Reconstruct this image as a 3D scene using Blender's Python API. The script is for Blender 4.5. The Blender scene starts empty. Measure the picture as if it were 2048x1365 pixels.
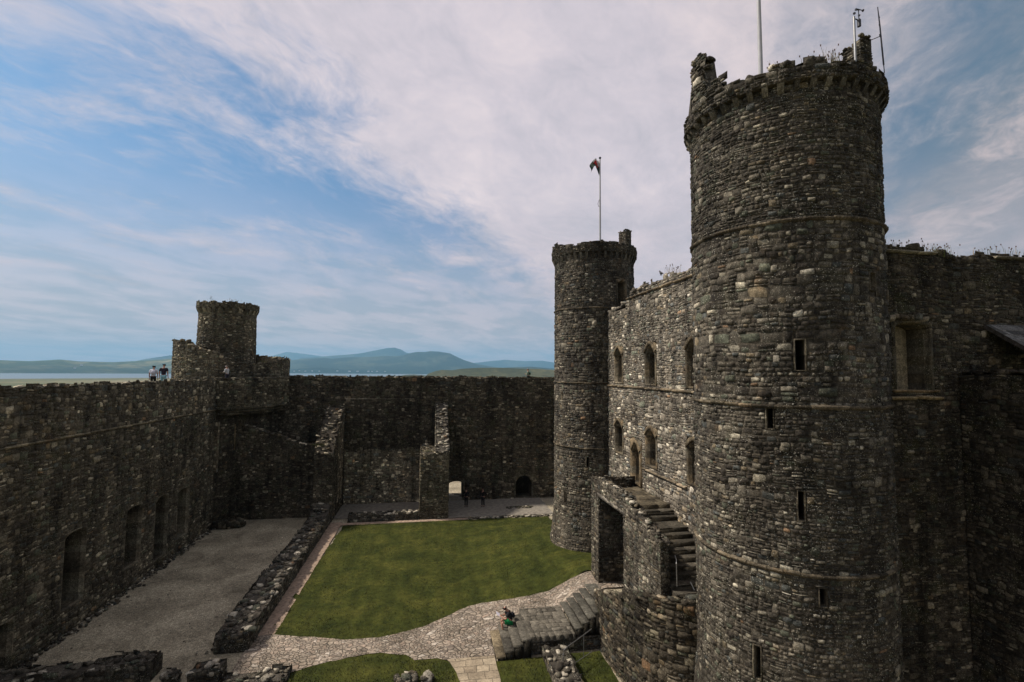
import bpy, bmesh, math, random
import numpy as np
from math import sin, cos, pi, radians, sqrt, atan2, degrees
from mathutils import Vector, Matrix, geometry

SC = bpy.context.scene
COL = SC.collection

# ------------------------------------------------------------------ camera
CAMZ = 13.0
cd = bpy.data.cameras.new('camera')
cd.sensor_width = 36.0
cd.lens = 17.0
cd.clip_start = 0.1
cd.clip_end = 120000
cam = bpy.data.objects.new('camera', cd)
COL.objects.link(cam)
SC.camera = cam
_yaw, _pitch, _roll = radians(9.7), math.atan((743 - 682.5) / 967.0), radians(0.5)
cf = Vector((sin(_yaw) * cos(_pitch), cos(_yaw) * cos(_pitch), sin(_pitch)))
cr0 = Vector((cos(_yaw), -sin(_yaw), 0))
cu0 = cr0.cross(cf)
cr = cr0 * cos(_roll) + cu0 * sin(_roll)
cu = -cr0 * sin(_roll) + cu0 * cos(_roll)
cam.matrix_world = Matrix(((cr.x, cu.x, -cf.x, 0), (cr.y, cu.y, -cf.y, 0), (cr.z, cu.z, -cf.z, CAMZ), (0, 0, 0, 1)))

# ------------------------------------------------------------------ view
SC.view_settings.view_transform = 'Standard'
SC.view_settings.look = 'None'
SC.view_settings.exposure = 0.0
SC.view_settings.gamma = 1.0
SC.cycles.use_denoising = True
SC.cycles.max_bounces = 5
SC.cycles.diffuse_bounces = 3
SC.cycles.volume_bounces = 0

# ------------------------------------------------------------------ sun and sky
SUN_AZ = radians(-73)     # bearing from north (+Y), negative = west
SUN_EL = radians(50)
sun_dir = Vector((sin(SUN_AZ) * cos(SUN_EL), cos(SUN_AZ) * cos(SUN_EL), sin(SUN_EL)))
sl = bpy.data.lights.new('sun', 'SUN')
sl.energy = 5.0
sl.angle = radians(4)
sl.color = (1.0, 0.90, 0.80)
sun = bpy.data.objects.new('sun', sl)
sun.rotation_euler = sun_dir.to_track_quat('Z', 'Y').to_euler()
COL.objects.link(sun)

world = bpy.data.worlds.new('World')
SC.world = world
world.use_nodes = True


class NT:
    """small helper to write node trees"""
    def __init__(s, tree):
        s.t = tree
        tree.nodes.clear()

    def n(s, typ, ins=None, **props):
        nd = s.t.nodes.new(typ)
        for k, v in props.items():
            setattr(nd, k, v)
        for k, v in (ins or {}).items():
            sock = nd.inputs[k]
            if isinstance(v, bpy.types.NodeSocket):
                s.t.links.new(v, sock)
            else:
                if sock.type == 'RGBA' and len(v) == 3: v = (*v, 1.0)
                sock.default_value = v
        return nd

    def m(s, op, a, b=0.0, c=0.0, clamp=False):
        return s.n('ShaderNodeMath', {0: a, 1: b, 2: c}, operation=op, use_clamp=clamp).outputs[0]

    def ramp(s, fac, stops, interp='LINEAR'):
        nd = s.n('ShaderNodeValToRGB', {0: fac})
        cr_ = nd.color_ramp
        cr_.interpolation = interp
        while len(cr_.elements) < len(stops):
            cr_.elements.new(0.5)
        for e, (p, c) in zip(cr_.elements, stops):
            e.position = p
            e.color = (c[0], c[1], c[2], 1) if hasattr(c, '__len__') else (c, c, c, 1)
        return nd.outputs[0]

    def mix(s, fac, a, b, blend='MIX'):
        nd = s.n('ShaderNodeMix', {0: fac}, data_type='RGBA', blend_type=blend)
        for i, v in ((6, a), (7, b)):
            if isinstance(v, bpy.types.NodeSocket):
                s.t.links.new(v, nd.inputs[i])
            else:
                nd.inputs[i].default_value = (v[0], v[1], v[2], 1)
        return nd.outputs[2]

    def noise(s, vec, scale, detail=4, rough=0.55, dist=0.0):
        return s.n('ShaderNodeTexNoise', {'Vector': vec, 'Scale': scale, 'Detail': detail, 'Roughness': rough, 'Distortion': dist}).outputs['Fac']


def build_world():
    w = NT(world.node_tree)
    sky = w.n('ShaderNodeTexSky', sky_type='NISHITA', sun_disc=False)
    sky.sun_elevation = SUN_EL
    sky.sun_rotation = SUN_AZ % (2 * pi)
    sky.altitude = 70
    sky.air_density = 1.0
    sky.dust_density = 1.6
    sky.ozone_density = 2.2
    tc = w.n('ShaderNodeTexCoord')
    sp = w.n('ShaderNodeSeparateXYZ', {0: tc.outputs['Generated']})
    z = w.m('ADD', w.m('MAXIMUM', sp.outputs[2], 0.0), 0.12)
    px = w.m('DIVIDE', sp.outputs[0], z)
    py = w.m('DIVIDE', sp.outputs[1], z)
    s_ = w.m('ADD', w.m('MULTIPLY', px, .56), w.m('MULTIPLY', py, .83))      # along the cloud streets
    t_ = w.m('SUBTRACT', w.m('MULTIPLY', px, .83), w.m('MULTIPLY', py, .56))  # across them
    v0 = w.n('ShaderNodeCombineXYZ', {0: s_, 1: t_, 2: 1.3}).outputs[0]
    wn = w.n('ShaderNodeTexNoise', {'Vector': v0, 'Scale': 1.3, 'Detail': 4.0}).outputs['Color']
    vw = w.mix(.22, v0, wn, 'LINEAR_LIGHT')
    v1 = w.n('ShaderNodeMapping', {'Vector': vw, 'Scale': (.9, 1.3, 1)}).outputs[0]
    v2 = w.n('ShaderNodeMapping', {'Vector': vw, 'Location': (3.1, 1.7, 4.0), 'Scale': (1.35, 2.1, 1)}).outputs[0]
    big = w.noise(v1, 1.25, 5, .55, .2)
    fine = w.noise(v2, 2.4, 10, .62, .3)
    rip = w.noise(v2, 9.0, 8, .68, .4)
    # how much of the sky is clouded, across the streets
    tt = w.m('MULTIPLY', w.m('ADD', t_, 3.0), 1 / 5.0)
    cov = w.ramp(tt, [(0.0, .32), (.10, .42), (.19, .52), (.28, .42), (.36, .60), (.44, 1.0), (.58, 1.08), (.66, .85), (.72, .50), (.78, .88), (.83, .98), (1.0, .75)])
    d = w.m('ADD', w.m('MULTIPLY', big, 1.0), w.m('MULTIPLY', fine, .85))
    d = w.m('ADD', d, w.m('MULTIPLY', rip, .34))
    d = w.m('ADD', d, w.m('MULTIPLY', cov, 1.15))
    dens = w.n('ShaderNodeMapRange', {0: d, 1: 1.50, 2: 2.05, 3: 0.0, 4: 1.0}, interpolation_type='SMOOTHSTEP').outputs[0]
    # cloud brightness: softly modelled undersides
    sh = w.m('ADD', w.m('MULTIPLY', w.noise(v1, 2.2, 7, .62, .3), .75), w.m('MULTIPLY', rip, .25))
    cloud = w.ramp(sh, [(.28, (5.4, 5.1, 5.6)), (.5, (7.3, 6.5, 6.9)), (.72, (9.2, 7.9, 7.9))])
    # the side away from the sun is greyer
    east = w.n('ShaderNodeMapRange', {0: t_, 1: -.2, 2: .7, 3: 0.0, 4: 1.0}).outputs[0]
    cloud = w.mix(east, cloud, w.ramp(sh, [(.3, (1.9, 2.2, 2.6)), (.5, (3.3, 3.2, 3.5)), (.64, (6.4, 5.3, 5.2))]))
    blue = w.mix(1.0, sky.outputs[0], (.70, .97, 1.10), 'MULTIPLY')
    blue = w.mix(w.m('MULTIPLY', east, .85), blue, (1.35, 1.95, 2.5))
    # low haze band over the horizon
    hz = w.n('ShaderNodeMapRange', {0: sp.outputs[2], 1: 0.0, 2: .40, 3: .92, 4: 0.0}, interpolation_type='SMOOTHSTEP').outputs[0]
    c = w.mix(w.m('MULTIPLY', dens, .93), blue, cloud)
    pk = w.ramp(w.noise(v2, 1.4, 5, .6), [(.40, (5.0, 4.6, 5.0)), (.58, (7.4, 6.0, 6.2))])
    c = w.mix(hz, c, pk)
    below = w.m('LESS_THAN', sp.outputs[2], -0.02)
    c = w.mix(below, c, (.5, .5, .45))
    bg = w.n('ShaderNodeBackground', {'Color': c, 'Strength': 0.10})
    o = w.n('ShaderNodeOutputWorld')
    w.t.links.new(bg.outputs[0], o.inputs[0])


build_world()

# ------------------------------------------------------------------ tagging
def tag(o, label=None, cat=None, group=None, kind=None):
    if label: o['label'] = label
    if cat: o['category'] = cat
    if group: o['group'] = group
    if kind: o['kind'] = kind
    return o


def thing(name, label, cat, loc=(0, 0, 0), group=None):
    o = bpy.data.objects.new(name, None)
    o.location = loc
    COL.objects.link(o)
    o.empty_display_size = .3
    return tag(o, label, cat, group)


def link(name, me, mats, parent=None, loc=None):
    o = bpy.data.objects.new(name, me)
    COL.objects.link(o)
    if not isinstance(mats, (list, tuple)):
        mats = [mats]
    for m_ in mats:
        me.materials.append(m_)
    if parent is not None:
        o.parent = parent
        # meshes are written in world coordinates
        o.location = -Vector(parent.location) if loc is None else loc
        if parent.parent is not None and loc is None:
            o.location = (0, 0, 0)
    elif loc is not None:
        o.location = loc
    return o


# ------------------------------------------------------------------ materials
def principled(nt, **k):
    b = nt.n('ShaderNodeBsdfPrincipled', k)
    o = nt.n('ShaderNodeOutputMaterial')
    nt.t.links.new(b.outputs[0], o.inputs[0])
    return b


def mat(name):
    m_ = bpy.data.materials.new(name)
    m_.use_nodes = True
    return m_, NT(m_.node_tree)


def stone_material(name, gain=1.0, moss=.25, lichen=.5, tint=(1, 1, 1), stain=1.0):
    m_, w = mat(name)
    at = w.n('ShaderNodeAttribute', attribute_name='Col', attribute_type='GEOMETRY').outputs[0]
    geo = w.n('ShaderNodeTexCoord').outputs['Object']
    n1 = w.noise(geo, 7.0, 9, .7, .3)
    n2 = w.noise(geo, 30.0, 6, .75)
    c = w.mix(1.0, at, w.ramp(n1, [(.27, .32), (.45, .78), (.58, 1.18), (.73, 2.2)]), 'MULTIPLY')
    c = w.mix(.9, c, w.ramp(n2, [(.3, .32), (.5, 1.0), (.70, 2.2)]), 'MULTIPLY')
    # weather stains running down the wall
    mp = w.n('ShaderNodeMapping', {'Vector': geo, 'Scale': (1, 1, .15)}).outputs[0]
    st = w.noise(mp, 1.1, 7, .65, .5)
    c = w.mix(stain, c, w.ramp(st, [(.35, .34), (.46, .82), (.57, 1.12), (.70, 1.55)]), 'MULTIPLY')
    big = w.noise(geo, .42, 6, .62, .6)
    c = w.mix(stain, c, w.ramp(big, [(.32, (.60, .56, .50)), (.48, (.95, .93, .88)), (.66, (1.40, 1.34, 1.24))]), 'MULTIPLY')
    # warm iron staining in patches
    ir = w.noise(geo, .9, 5, .6, .3)
    c = w.mix(w.m('MULTIPLY', w.ramp(ir, [(.62, 0.0), (.72, .30)]), stain), c, w.mix(1.0, c, (1.9, 1.25, .7), 'MULTIPLY'))
    # moss
    mo = w.noise(geo, 1.3, 8, .7, .2)
    mm = w.m('MULTIPLY', w.ramp(mo, [(.54, 0.0), (.66, 1.0)]), moss)
    c = w.mix(mm, c, (.040, .046, .016))
    # lichen: fine pale specks, clustered
    li = w.noise(geo, 24.0, 4, .6)
    lb = w.noise(geo, 1.3, 4, .6)
    lm = w.m('MULTIPLY', w.ramp(li, [(.605, 0.0), (.65, 1.0)]), w.ramp(lb, [(.42, .06), (.60, 1.0)]))
    c = w.mix(w.m('MULTIPLY', lm, lichen), c, (.50, .48, .41))
    c = w.mix(1.0, c, tuple(gain * x for x in tint), 'MULTIPLY')
    bh = w.m('ADD', w.m('MULTIPLY', n1, .7), w.m('MULTIPLY', n2, .5))
    bp = w.n('ShaderNodeBump', {'Height': bh, 'Strength': 1.0, 'Distance': .045}).outputs[0]
    principled(w, **{'Base Color': c, 'Roughness': .93, 'Normal': bp, 'Specular IOR Level': .2})
    return m_


def simple_mat(name, col, rough=.7, metal=0.0, var=.25, scale=12.0, spec=.4):
    m_, w = mat(name)
    geo = w.n('ShaderNodeTexCoord').outputs['Object']
    n1 = w.noise(geo, scale, 5, .6)
    c = w.mix(1.0, col, w.ramp(n1, [(.3, 1 - var), (.7, 1 + var)]), 'MULTIPLY')
    principled(w, **{'Base Color': c, 'Roughness': rough, 'Metallic': metal, 'Specular IOR Level': spec})
    return m_


M_STONE = stone_material('rubble_stone', 1.06, .20, .9, (1.02, 1.0, .95))
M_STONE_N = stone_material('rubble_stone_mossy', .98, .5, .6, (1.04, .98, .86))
M_STONE_W = stone_material('rubble_stone_brown', 1.35, .35, .6, (1.04, 1.0, .87))
M_STONE_F = stone_material('rubble_stone_pale', 2.0, .10, 1.0, (1.02, 1.0, .97))
M_DRESSED = stone_material('dressed_sandstone', 1.0, .2, .5, (1.06, .98, .84))
M_SLAB = stone_material('slate_slab', 1.0, .1, .25, (1.05, 1.0, .92), .35)

# ------------------------------------------------------------------ mesh helpers
def quadmesh(name, V, F, colr=None, tri=None):
    V = np.asarray(V, dtype=np.float32).reshape(-1, 3)
    F = np.asarray(F, dtype=np.int32)
    me = bpy.data.meshes.new(name)
    k = F.shape[1]
    me.vertices.add(len(V))
    me.vertices.foreach_set('co', V.ravel())
    me.loops.add(F.size)
    me.loops.foreach_set('vertex_index', F.ravel())
    me.polygons.add(len(F))
    me.polygons.foreach_set('loop_start', np.arange(0, F.size, k, dtype=np.int32))
    me.polygons.foreach_set('loop_total', np.full(len(F), k, dtype=np.int32))
    if colr is not None:
        a = me.attributes.new('Col', 'FLOAT_COLOR', 'FACE')
        cc = np.ones((len(F), 4), dtype=np.float32)
        cc[:, :3] = np.asarray(colr, dtype=np.float32)
        a.data.foreach_set('color', cc.ravel())
    me.update(calc_edges=True)
    return me


PAL = [  # weight, colour
    (30, (.060, .055, .046)), (26, (.038, .034, .029)), (18, (.088, .081, .068)), (7, (.078, .086, .068)),
    (9, (.13, .120, .100)), (4, (.125, .105, .074)), (7.5, (.18, .168, .140)), (3.0, (.28, .265, .22)), (.4, (.17, .115, .075)),
    (5, (.060, .066, .066)), (.5, (.42, .40, .35))]
_pw = np.array([p[0] for p in PAL], float); _pw /= _pw.sum()
_pc = np.array([p[1] for p in PAL])
MORTAR = np.array((.050, .045, .037))


def pal(rng, n):
    i = rng.choice(len(PAL), n, p=_pw)
    return _pc[i] * rng.uniform(.75, 1.3, (n, 1))


class Skin:
    """collects masonry pieces: one mesh of many stones"""
    def __init__(s, seed=1):
        s.V = []; s.F = []; s.C = []; s.n = 0
        s.rng = np.random.default_rng(seed)

    def add(s, V, F, C):
        V = np.asarray(V, float).reshape(-1, 3)
        F = np.asarray(F, int)
        s.V.append(V); s.F.append(F + s.n); s.C.append(np.asarray(C, float)); s.n += len(V)

    def quad(s, a, b, c, d, col=(.06, .055, .048)):
        s.add([a, b, c, d], [[0, 1, 2, 3]], [col])

    def box(s, lo, hi, col=(.06, .055, .048)):
        x0, y0, z0 = lo; x1, y1, z1 = hi
        V = [(x0, y0, z0), (x1, y0, z0), (x1, y1, z0), (x0, y1, z0), (x0, y0, z1), (x1, y0, z1), (x1, y1, z1), (x0, y1, z1)]
        F = [(0, 3, 2, 1), (4, 5, 6, 7), (0, 1, 5, 4), (1, 2, 6, 5), (2, 3, 7, 6), (3, 0, 4, 7)]
        s.add(V, F, [col] * 6)

    def masonry(s, f, u0, u1, v0, v1, ch=(.10, .34), asp=(.8, 2.3), holes=(), topf=None, depth=(.006, .045), wav=.025, gap=.013,
                gain=1.0, split=.42, core=True, rag=.12, botf=None, rnd=True):
        rng = s.rng
        ph = rng.uniform(0, 6.28, 6)
        cells = []
        v = v0
        while v < v1 - 1e-4:
            h = rng.uniform(ch[0], ch[1]) if rng.random() < .6 else rng.uniform(ch[0], (ch[0] + ch[1]) / 2)
            if v1 - (v + h) < ch[0] * .8:
                h = v1 - v
            u = u0
            first = True
            while u < u1 - 1e-4:
                wd = h * rng.uniform(*asp)
                if first:
                    wd *= rng.uniform(.4, 1); first = False
                wd = min(max(wd, .12), .85)
                if u1 - (u + wd) < .12:
                    wd = u1 - u
                if h > ch[0] * 1.6 and rng.random() < split:
                    k = 2 if h < ch[0] * 2.6 or rng.random() < .5 else 3
                    cuts = np.sort(rng.uniform(.25, .75, k - 1)) if k == 2 else np.array([rng.uniform(.25, .4), rng.uniform(.6, .75)])
                    e = [0, *cuts, 1]
                    for a, b in zip(e[:-1], e[1:]):
                        if wd > .35 and rng.random() < .6:
                            q = rng.uniform(.35, .65)
                            cells.append((u, u + wd * q, v + h * a, v + h * b)); cells.append((u + wd * q, u + wd, v + h * a, v + h * b))
                        else:
                            cells.append((u, u + wd, v + h * a, v + h * b))
                else:
                    cells.append((u, u + wd, v, v + h))
                u += wd
            v += h
        out = []
        for (a, b, c, d) in cells:
            ok = True
            for (ha, hb, hc, hd) in holes:
                if a < hb and b > ha and c < hd and d > hc:
                    cand = [(a, min(b, ha), c, d), (max(a, hb), b, c, d), (a, b, c, min(d, hc)), (a, b, max(c, hd), d)]
                    cand = [q for q in cand if q[1] - q[0] > .05 and q[3] - q[2] > .035]
                    if not cand:
                        ok = False; break
                    a, b, c, d = max(cand, key=lambda q: (q[1] - q[0]) * (q[3] - q[2]))
            if not ok: continue
            um = (a + b) / 2
            if topf is not None:
                tp = topf(um)
                if d > tp + rng.uniform(-.02, rag): continue
            if botf is not None and d < botf(um): continue
            out.append((a, b, c, d))
        c_ = np.array(out)
        if len(c_) == 0: return
        n = len(c_)
        A, B, Cc, D = c_.T

        def W(U, V):
            edge = np.clip(np.minimum(V - v0, v1 - V) / .4, 0, 1) if topf is None else np.clip((V - v0) / .4, 0, 1)
            for hh in holes:
                du = np.maximum(np.maximum(hh[0] - U, U - hh[1]), 0); dv = np.maximum(np.maximum(hh[2] - V, V - hh[3]), 0)
                edge = edge * np.clip(np.sqrt(du * du + dv * dv) / .5, 0, 1)
            return V + edge * wav * (np.sin(U * 1.7 + ph[0] + V * .6) + .7 * np.sin(U * 3.9 + ph[1] - V * 1.1) + .5 * np.sin(U * 8.3 + ph[2] + V * 2.3))
        dep0 = np.zeros(n)
        gr = (rng.random(n) < .22) & ((D - Cc) > .09) & ((B - A) > .14)
        if len(holes):
            for hh in holes:
                gr &= ~((A < hh[1] + .3) & (B > hh[0] - .3) & (Cc < hh[3] + .3) & (D > hh[2] - .3))
        gr &= (A > u0 + .2) & (B < u1 - .2) & (Cc > v0 + .15) & (D < v1 - .15)
        k1 = rng.uniform(.10, .42, (4, n)) * np.minimum(D - Cc, B - A) * gr
        A = A - k1[0] * .6; B = B + k1[1] * .6; Cc = Cc - k1[2]; D = D + k1[3]
        dep0 = gr * rng.uniform(.012, .026, n)
        w_ = B - A; h_ = D - Cc
        g = np.minimum(gap * rng.uniform(.5, 1.4, n), np.minimum(w_, h_) * .22)
        bev = np.minimum(w_, h_) * rng.uniform(.05, .15, n)
        dep = rng.uniform(depth[0], depth[1], n) + dep0
        sc_ = pal(rng, n) * gain
        mt_ = MORTAR * gain
        if rnd:
            mU, mV = (A + B) / 2, (Cc + D) / 2
            UU = np.stack([A, mU, B, B, B, mU, A, A], 1); VV = np.stack([Cc, Cc, Cc, mV, D, D, D, mV], 1)
            sx = np.array([1, 0, -1, -1, -1, 0, 1, 1.]); sy = np.array([1, 1, 1, 0, -1, -1, -1, 0.])
            K = 8
            cpull = np.array([1, 0, 1, 0, 1, 0, 1, 0.])[None]
            mn = np.minimum(w_, h_)[:, None]
            cut = cpull * rng.uniform(.0, .14, (n, 8)) * mn
            ju = rng.uniform(-.03, .12, (n, 8)) * mn; jv = rng.uniform(-.03, .12, (n, 8)) * mn
            # slide the middles of the edges so the outline is not a rectangle
            slide = rng.uniform(-.22, .22, (n, 8)) * (1 - cpull)
            slU = slide * w_[:, None] * (sx == 0); slV = slide * h_[:, None] * (sy == 0)
            U1 = UU + sx * (g[:, None] + np.maximum(ju, 0) * .8 + cut) + slU; V1 = VV + sy * (g[:, None] + np.maximum(jv, 0) + cut * .7) + slV
        else:
            UU = np.stack([A, B, B, A], 1); VV = np.stack([Cc, Cc, D, D], 1)
            sx = np.array([1, -1, -1, 1.]); sy = np.array([1, 1, -1, -1.])
            K = 4
            mn = np.minimum(w_, h_)[:, None]
            ju = rng.uniform(-.05, .14, (n, 4)) * mn; jv = rng.uniform(-.05, .14, (n, 4)) * mn
            U1 = UU + sx * (g[:, None] + np.maximum(ju, 0)); V1 = VV + sy * (g[:, None] + np.maximum(jv, 0))
        U2 = U1 + sx * bev[:, None]; V2 = V1 + sy * bev[:, None]
        rings = [f(UU, W(UU, VV), np.zeros_like(UU) + np.where(gr, -.004, 0)[:, None]), f(U1, W(U1, V1), np.zeros_like(UU) + dep[:, None] * .25),
                 f(U2, W(U2, V2), dep[:, None] * rng.uniform(.7, 1.25, (n, K)))]
        F = []; CC = []
        if rnd:
            ctr = f(((A + B) / 2)[:, None], W(((A + B) / 2)[:, None], ((Cc + D) / 2)[:, None]), dep[:, None] * rng.uniform(.8, 1.15, (n, 1)))
            V = np.concatenate([np.stack(rings, 1).reshape(n, 24, 3), ctr], 1).reshape(-1, 3)
            base = (np.arange(n) * 25)[:, None]
        else:
            V = np.stack(rings, 1).reshape(-1, 3)
            base = (np.arange(n) * 12)[:, None]
        for k in range(K):
            k2 = (k + 1) % K
            F.append(base + np.array([k, k2, K + k2, K + k])); CC.append(np.tile(mt_, (n, 1)) * rng.uniform(.6, 1.7, (n, 1)))
        for k in range(K):
            k2 = (k + 1) % K
            F.append(base + np.array([K + k, K + k2, 2 * K + k2, 2 * K + k])); CC.append(sc_ * .92)
        if rnd:
            for k in (0, 2, 4, 6):
                F.append(base + np.array([16 + (k - 1) % 8, 16 + k, 16 + k + 1, 24])); CC.append(sc_ * rng.uniform(.85, 1.15, (n, 1)))
        else:
            F.append(base + np.array([8, 9, 10, 11])); CC.append(sc_)
        s.add(V, np.concatenate(F), np.concatenate(CC))
        if core:
            s.core(f, u0, u1, v0, v1, holes, topf, gain)

    def core(s, f, u0, u1, v0, v1, holes=(), topf=None, gain=1.0, d=-.03, step=.8):
        us = set([u0, u1]); vs = set([v0, v1])
        k = max(1, int((u1 - u0) / step))
        us.update(np.linspace(u0, u1, k + 1))
        for hh in holes:
            for q in hh[:2]:
                if u0 < q < u1: us.add(q)
            for q in hh[2:]:
                if v0 < q < v1: vs.add(q)
        us = sorted(us); vs = sorted(vs)
        V = []; F = []
        for a, b in zip(us[:-1], us[1:]):
            if b - a < 1e-5: continue
            for c, e in zip(vs[:-1], vs[1:]):
                mu, mv = (a + b) / 2, (c + e) / 2
                if any(h[0] < mu < h[1] and h[2] < mv < h[3] for h in holes): continue
                e2 = (e, e)
                if topf is not None:
                    ta, tb = topf(a) - .12, topf(b) - .12
                    if min(ta, tb) <= c: continue
                    e2 = (min(e, ta), min(e, tb))
                i = len(V)
                V += [(a, c), (b, c), (b, e2[1]), (a, e2[0])]
                F.append((i, i + 1, i + 2, i + 3))
        V = np.array(V)
        P = f(V[:, 0], V[:, 1], np.full(len(V), d))
        s.add(P, F, np.tile(MORTAR * gain, (len(F), 1)))

    def rocks(s, P, S, gain=1.0, flat=.6, light=0.0):
        """scatter of blocky stones; P (n,3) centres, S (n,) sizes"""
        P = np.asarray(P, float); S = np.asarray(S, float); n = len(P)
        if n == 0: return
        rng = s.rng
        T, TF = ROCK
        k = len(T)
        ax = rng.uniform(.6, 1.25, (n, 3)); ax[:, 2] *= flat
        th = rng.uniform(0, 2 * pi, n); tl = rng.uniform(-.25, .25, (n, 2))
        L = T[None] * ax[:, None, :] * (1 + rng.uniform(-.13, .13, (n, k, 1)))
        c, q = np.cos(th)[:, None], np.sin(th)[:, None]
        X = L[..., 0] * c - L[..., 1] * q; Y = L[..., 0] * q + L[..., 1] * c
        Z = L[..., 2] + X * tl[:, :1] + Y * tl[:, 1:]
        V = P[:, None, :] + np.stack([X, Y, Z], -1) * S[:, None, None]
        cc = pal(rng, n) * gain
        if light > 0:
            m_ = rng.random(n) < light
            cc[m_] = np.array((.42, .40, .35)) * rng.uniform(.7, 1.2, (m_.sum(), 1))
        F = (TF[None] + (np.arange(n) * k)[:, None, None]).reshape(-1, 4)
        s.add(V, F, np.repeat(cc, len(TF), 0))

    def finish(s, name, m_, parent=None, smooth=False):
        me = quadmesh(name, np.concatenate(s.V), np.concatenate(s.F), np.concatenate(s.C))
        return link(name, me, m_, parent)


def _rock_template():
    # a subdivided cube pushed half way to a sphere: 26 verts, 24 quads
    pts = {}; V = []; F = []
    def vid(p):
        if p not in pts:
            pts[p] = len(V)
            v = np.array(p, float); r = np.linalg.norm(v)
            V.append(v / r * (.45 + .55 * r / 1.35) * .62)
        return pts[p]
    for ax in range(3):
        for sg in (-1, 1):
            for i in (-1, 0):
                for j in (-1, 0):
                    q = []
                    for (a, b) in ((i, j), (i + 1, j), (i + 1, j + 1), (i, j + 1)):
                        p = [0, 0, 0]; p[ax] = sg; p[(ax + 1) % 3] = a; p[(ax + 2) % 3] = b
                        q.append(vid(tuple(p)))
                    F.append(q if sg > 0 else q[::-1])
    return np.array(V), np.array(F)


ROCK = _rock_template()


def planeX(x, sgn):       # surface facing sgn*X ; u = y, v = z
    return lambda U, V, D: np.stack([np.broadcast_to(x + sgn * D, np.shape(U)), U, V], -1)


def planeY(y, sgn):       # surface facing sgn*Y ; u = x, v = z
    return lambda U, V, D: np.stack([U, np.broadcast_to(y + sgn * D, np.shape(U)), V], -1)


def planeZ(z):            # top surface, u = x, v = y
    return lambda U, V, D: np.stack([U, V, np.broadcast_to(z + D, np.shape(U))], -1)


def cyl(cx, cy, Rf, R0):  # u = angle*R0 (angle from north, clockwise), v = z
    def f(U, V, D):
        a = U / R0; R = Rf(V) + D
        return np.stack([cx + R * np.sin(a), cy + R * np.cos(a), V + 0 * U], -1)
    return f


def seg(p, q):            # vertical surface over the line p->q (plan); outward is to the right of p->q
    p = np.array(p, float); q = np.array(q, float); L = np.linalg.norm(q - p); t = (q - p) / L; nrm = np.array((t[1], -t[0]))
    return (lambda U, V, D: np.stack([p[0] + t[0] * U + nrm[0] * D, p[1] + t[1] * U + nrm[1] * D, V + 0 * U], -1)), L


def vnoise(x, seed=0):
    return (sin(x * 1.3 + seed) + .6 * sin(x * 3.1 + seed * 2.3) + .4 * sin(x * 7.3 + seed * 5.1) + .25 * sin(x * 15.7 + seed)) / 2.2


def band(s, f, u0, u1, v, hgt, proj, col=(.105, .095, .078), step=.45, jit=.35, miss=.0):
    """a moulded string course of butted stones along surface f"""
    rng = s.rng; u = u0
    while u < u1 - 1e-4:
        w = min(step * rng.uniform(.6, 1.3), u1 - u)
        if u1 - (u + w) < .2: w = u1 - u
        if rng.random() < miss:
            u += w; continue
        hgt_ = hgt
        a, b = u + .006, u + w - .006
        k = max(1, int(w / .3)); us = np.linspace(a, b, k + 1)
        prof = [(-.02, v - hgt * .5), (proj * .45, v - hgt * .5), (proj, v - hgt * .05), (proj, v + hgt * .25), (0.0, v + hgt * .5), (-.02, v + hgt * .5)]
        dj = rng.uniform(-.018, .018); P = []
        for uu in us:
            for (d, vv) in prof:
                P.append(f(np.array([uu]), np.array([vv + dj]), np.array([d + (dj if d > .02 else 0)]))[0])
        m_ = len(prof); F = []
        for i in range(k):
            for j in range(m_ - 1):
                F.append((i * m_ + j, (i + 1) * m_ + j, (i + 1) * m_ + j + 1, i * m_ + j + 1))
        c = np.array(col) * rng.uniform(.55, 1.45)
        if rng.random() < jit: c = c * .6
        s.add(P, F, [c] * len(F))
        for e in (0, k):
            s.add([P[e * m_ + 1], P[e * m_ + 2], P[e * m_ + 3], P[e * m_ + 4]], [[0, 1, 2, 3]], [c])
        u += w


def topstones(s, pts, size=(.12, .3), n_per_m=4.0, spread=.25, gain=1.0, light=.06, lift=.0, flat=.6):
    """irregular stones along a ragged wall top; pts = polyline of (x,y,z)"""
    rng = s.rng; P = []; S = []
    for a, b in zip(pts[:-1], pts[1:]):
        a = np.array(a, float); b = np.array(b, float); L = np.linalg.norm(b - a)
        for _ in range(max(1, int(L * n_per_m))):
            t = rng.random(); sz = rng.uniform(*size)
            p = a + (b - a) * t; p[:2] += rng.uniform(-spread, spread, 2); p[2] += sz * .1 + lift
            P.append(p); S.append(sz)
    s.rocks(P, S, gain, flat, light)

# ------------------------------------------------------------------ openings
TAN = (.105, .092, .070)


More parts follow.
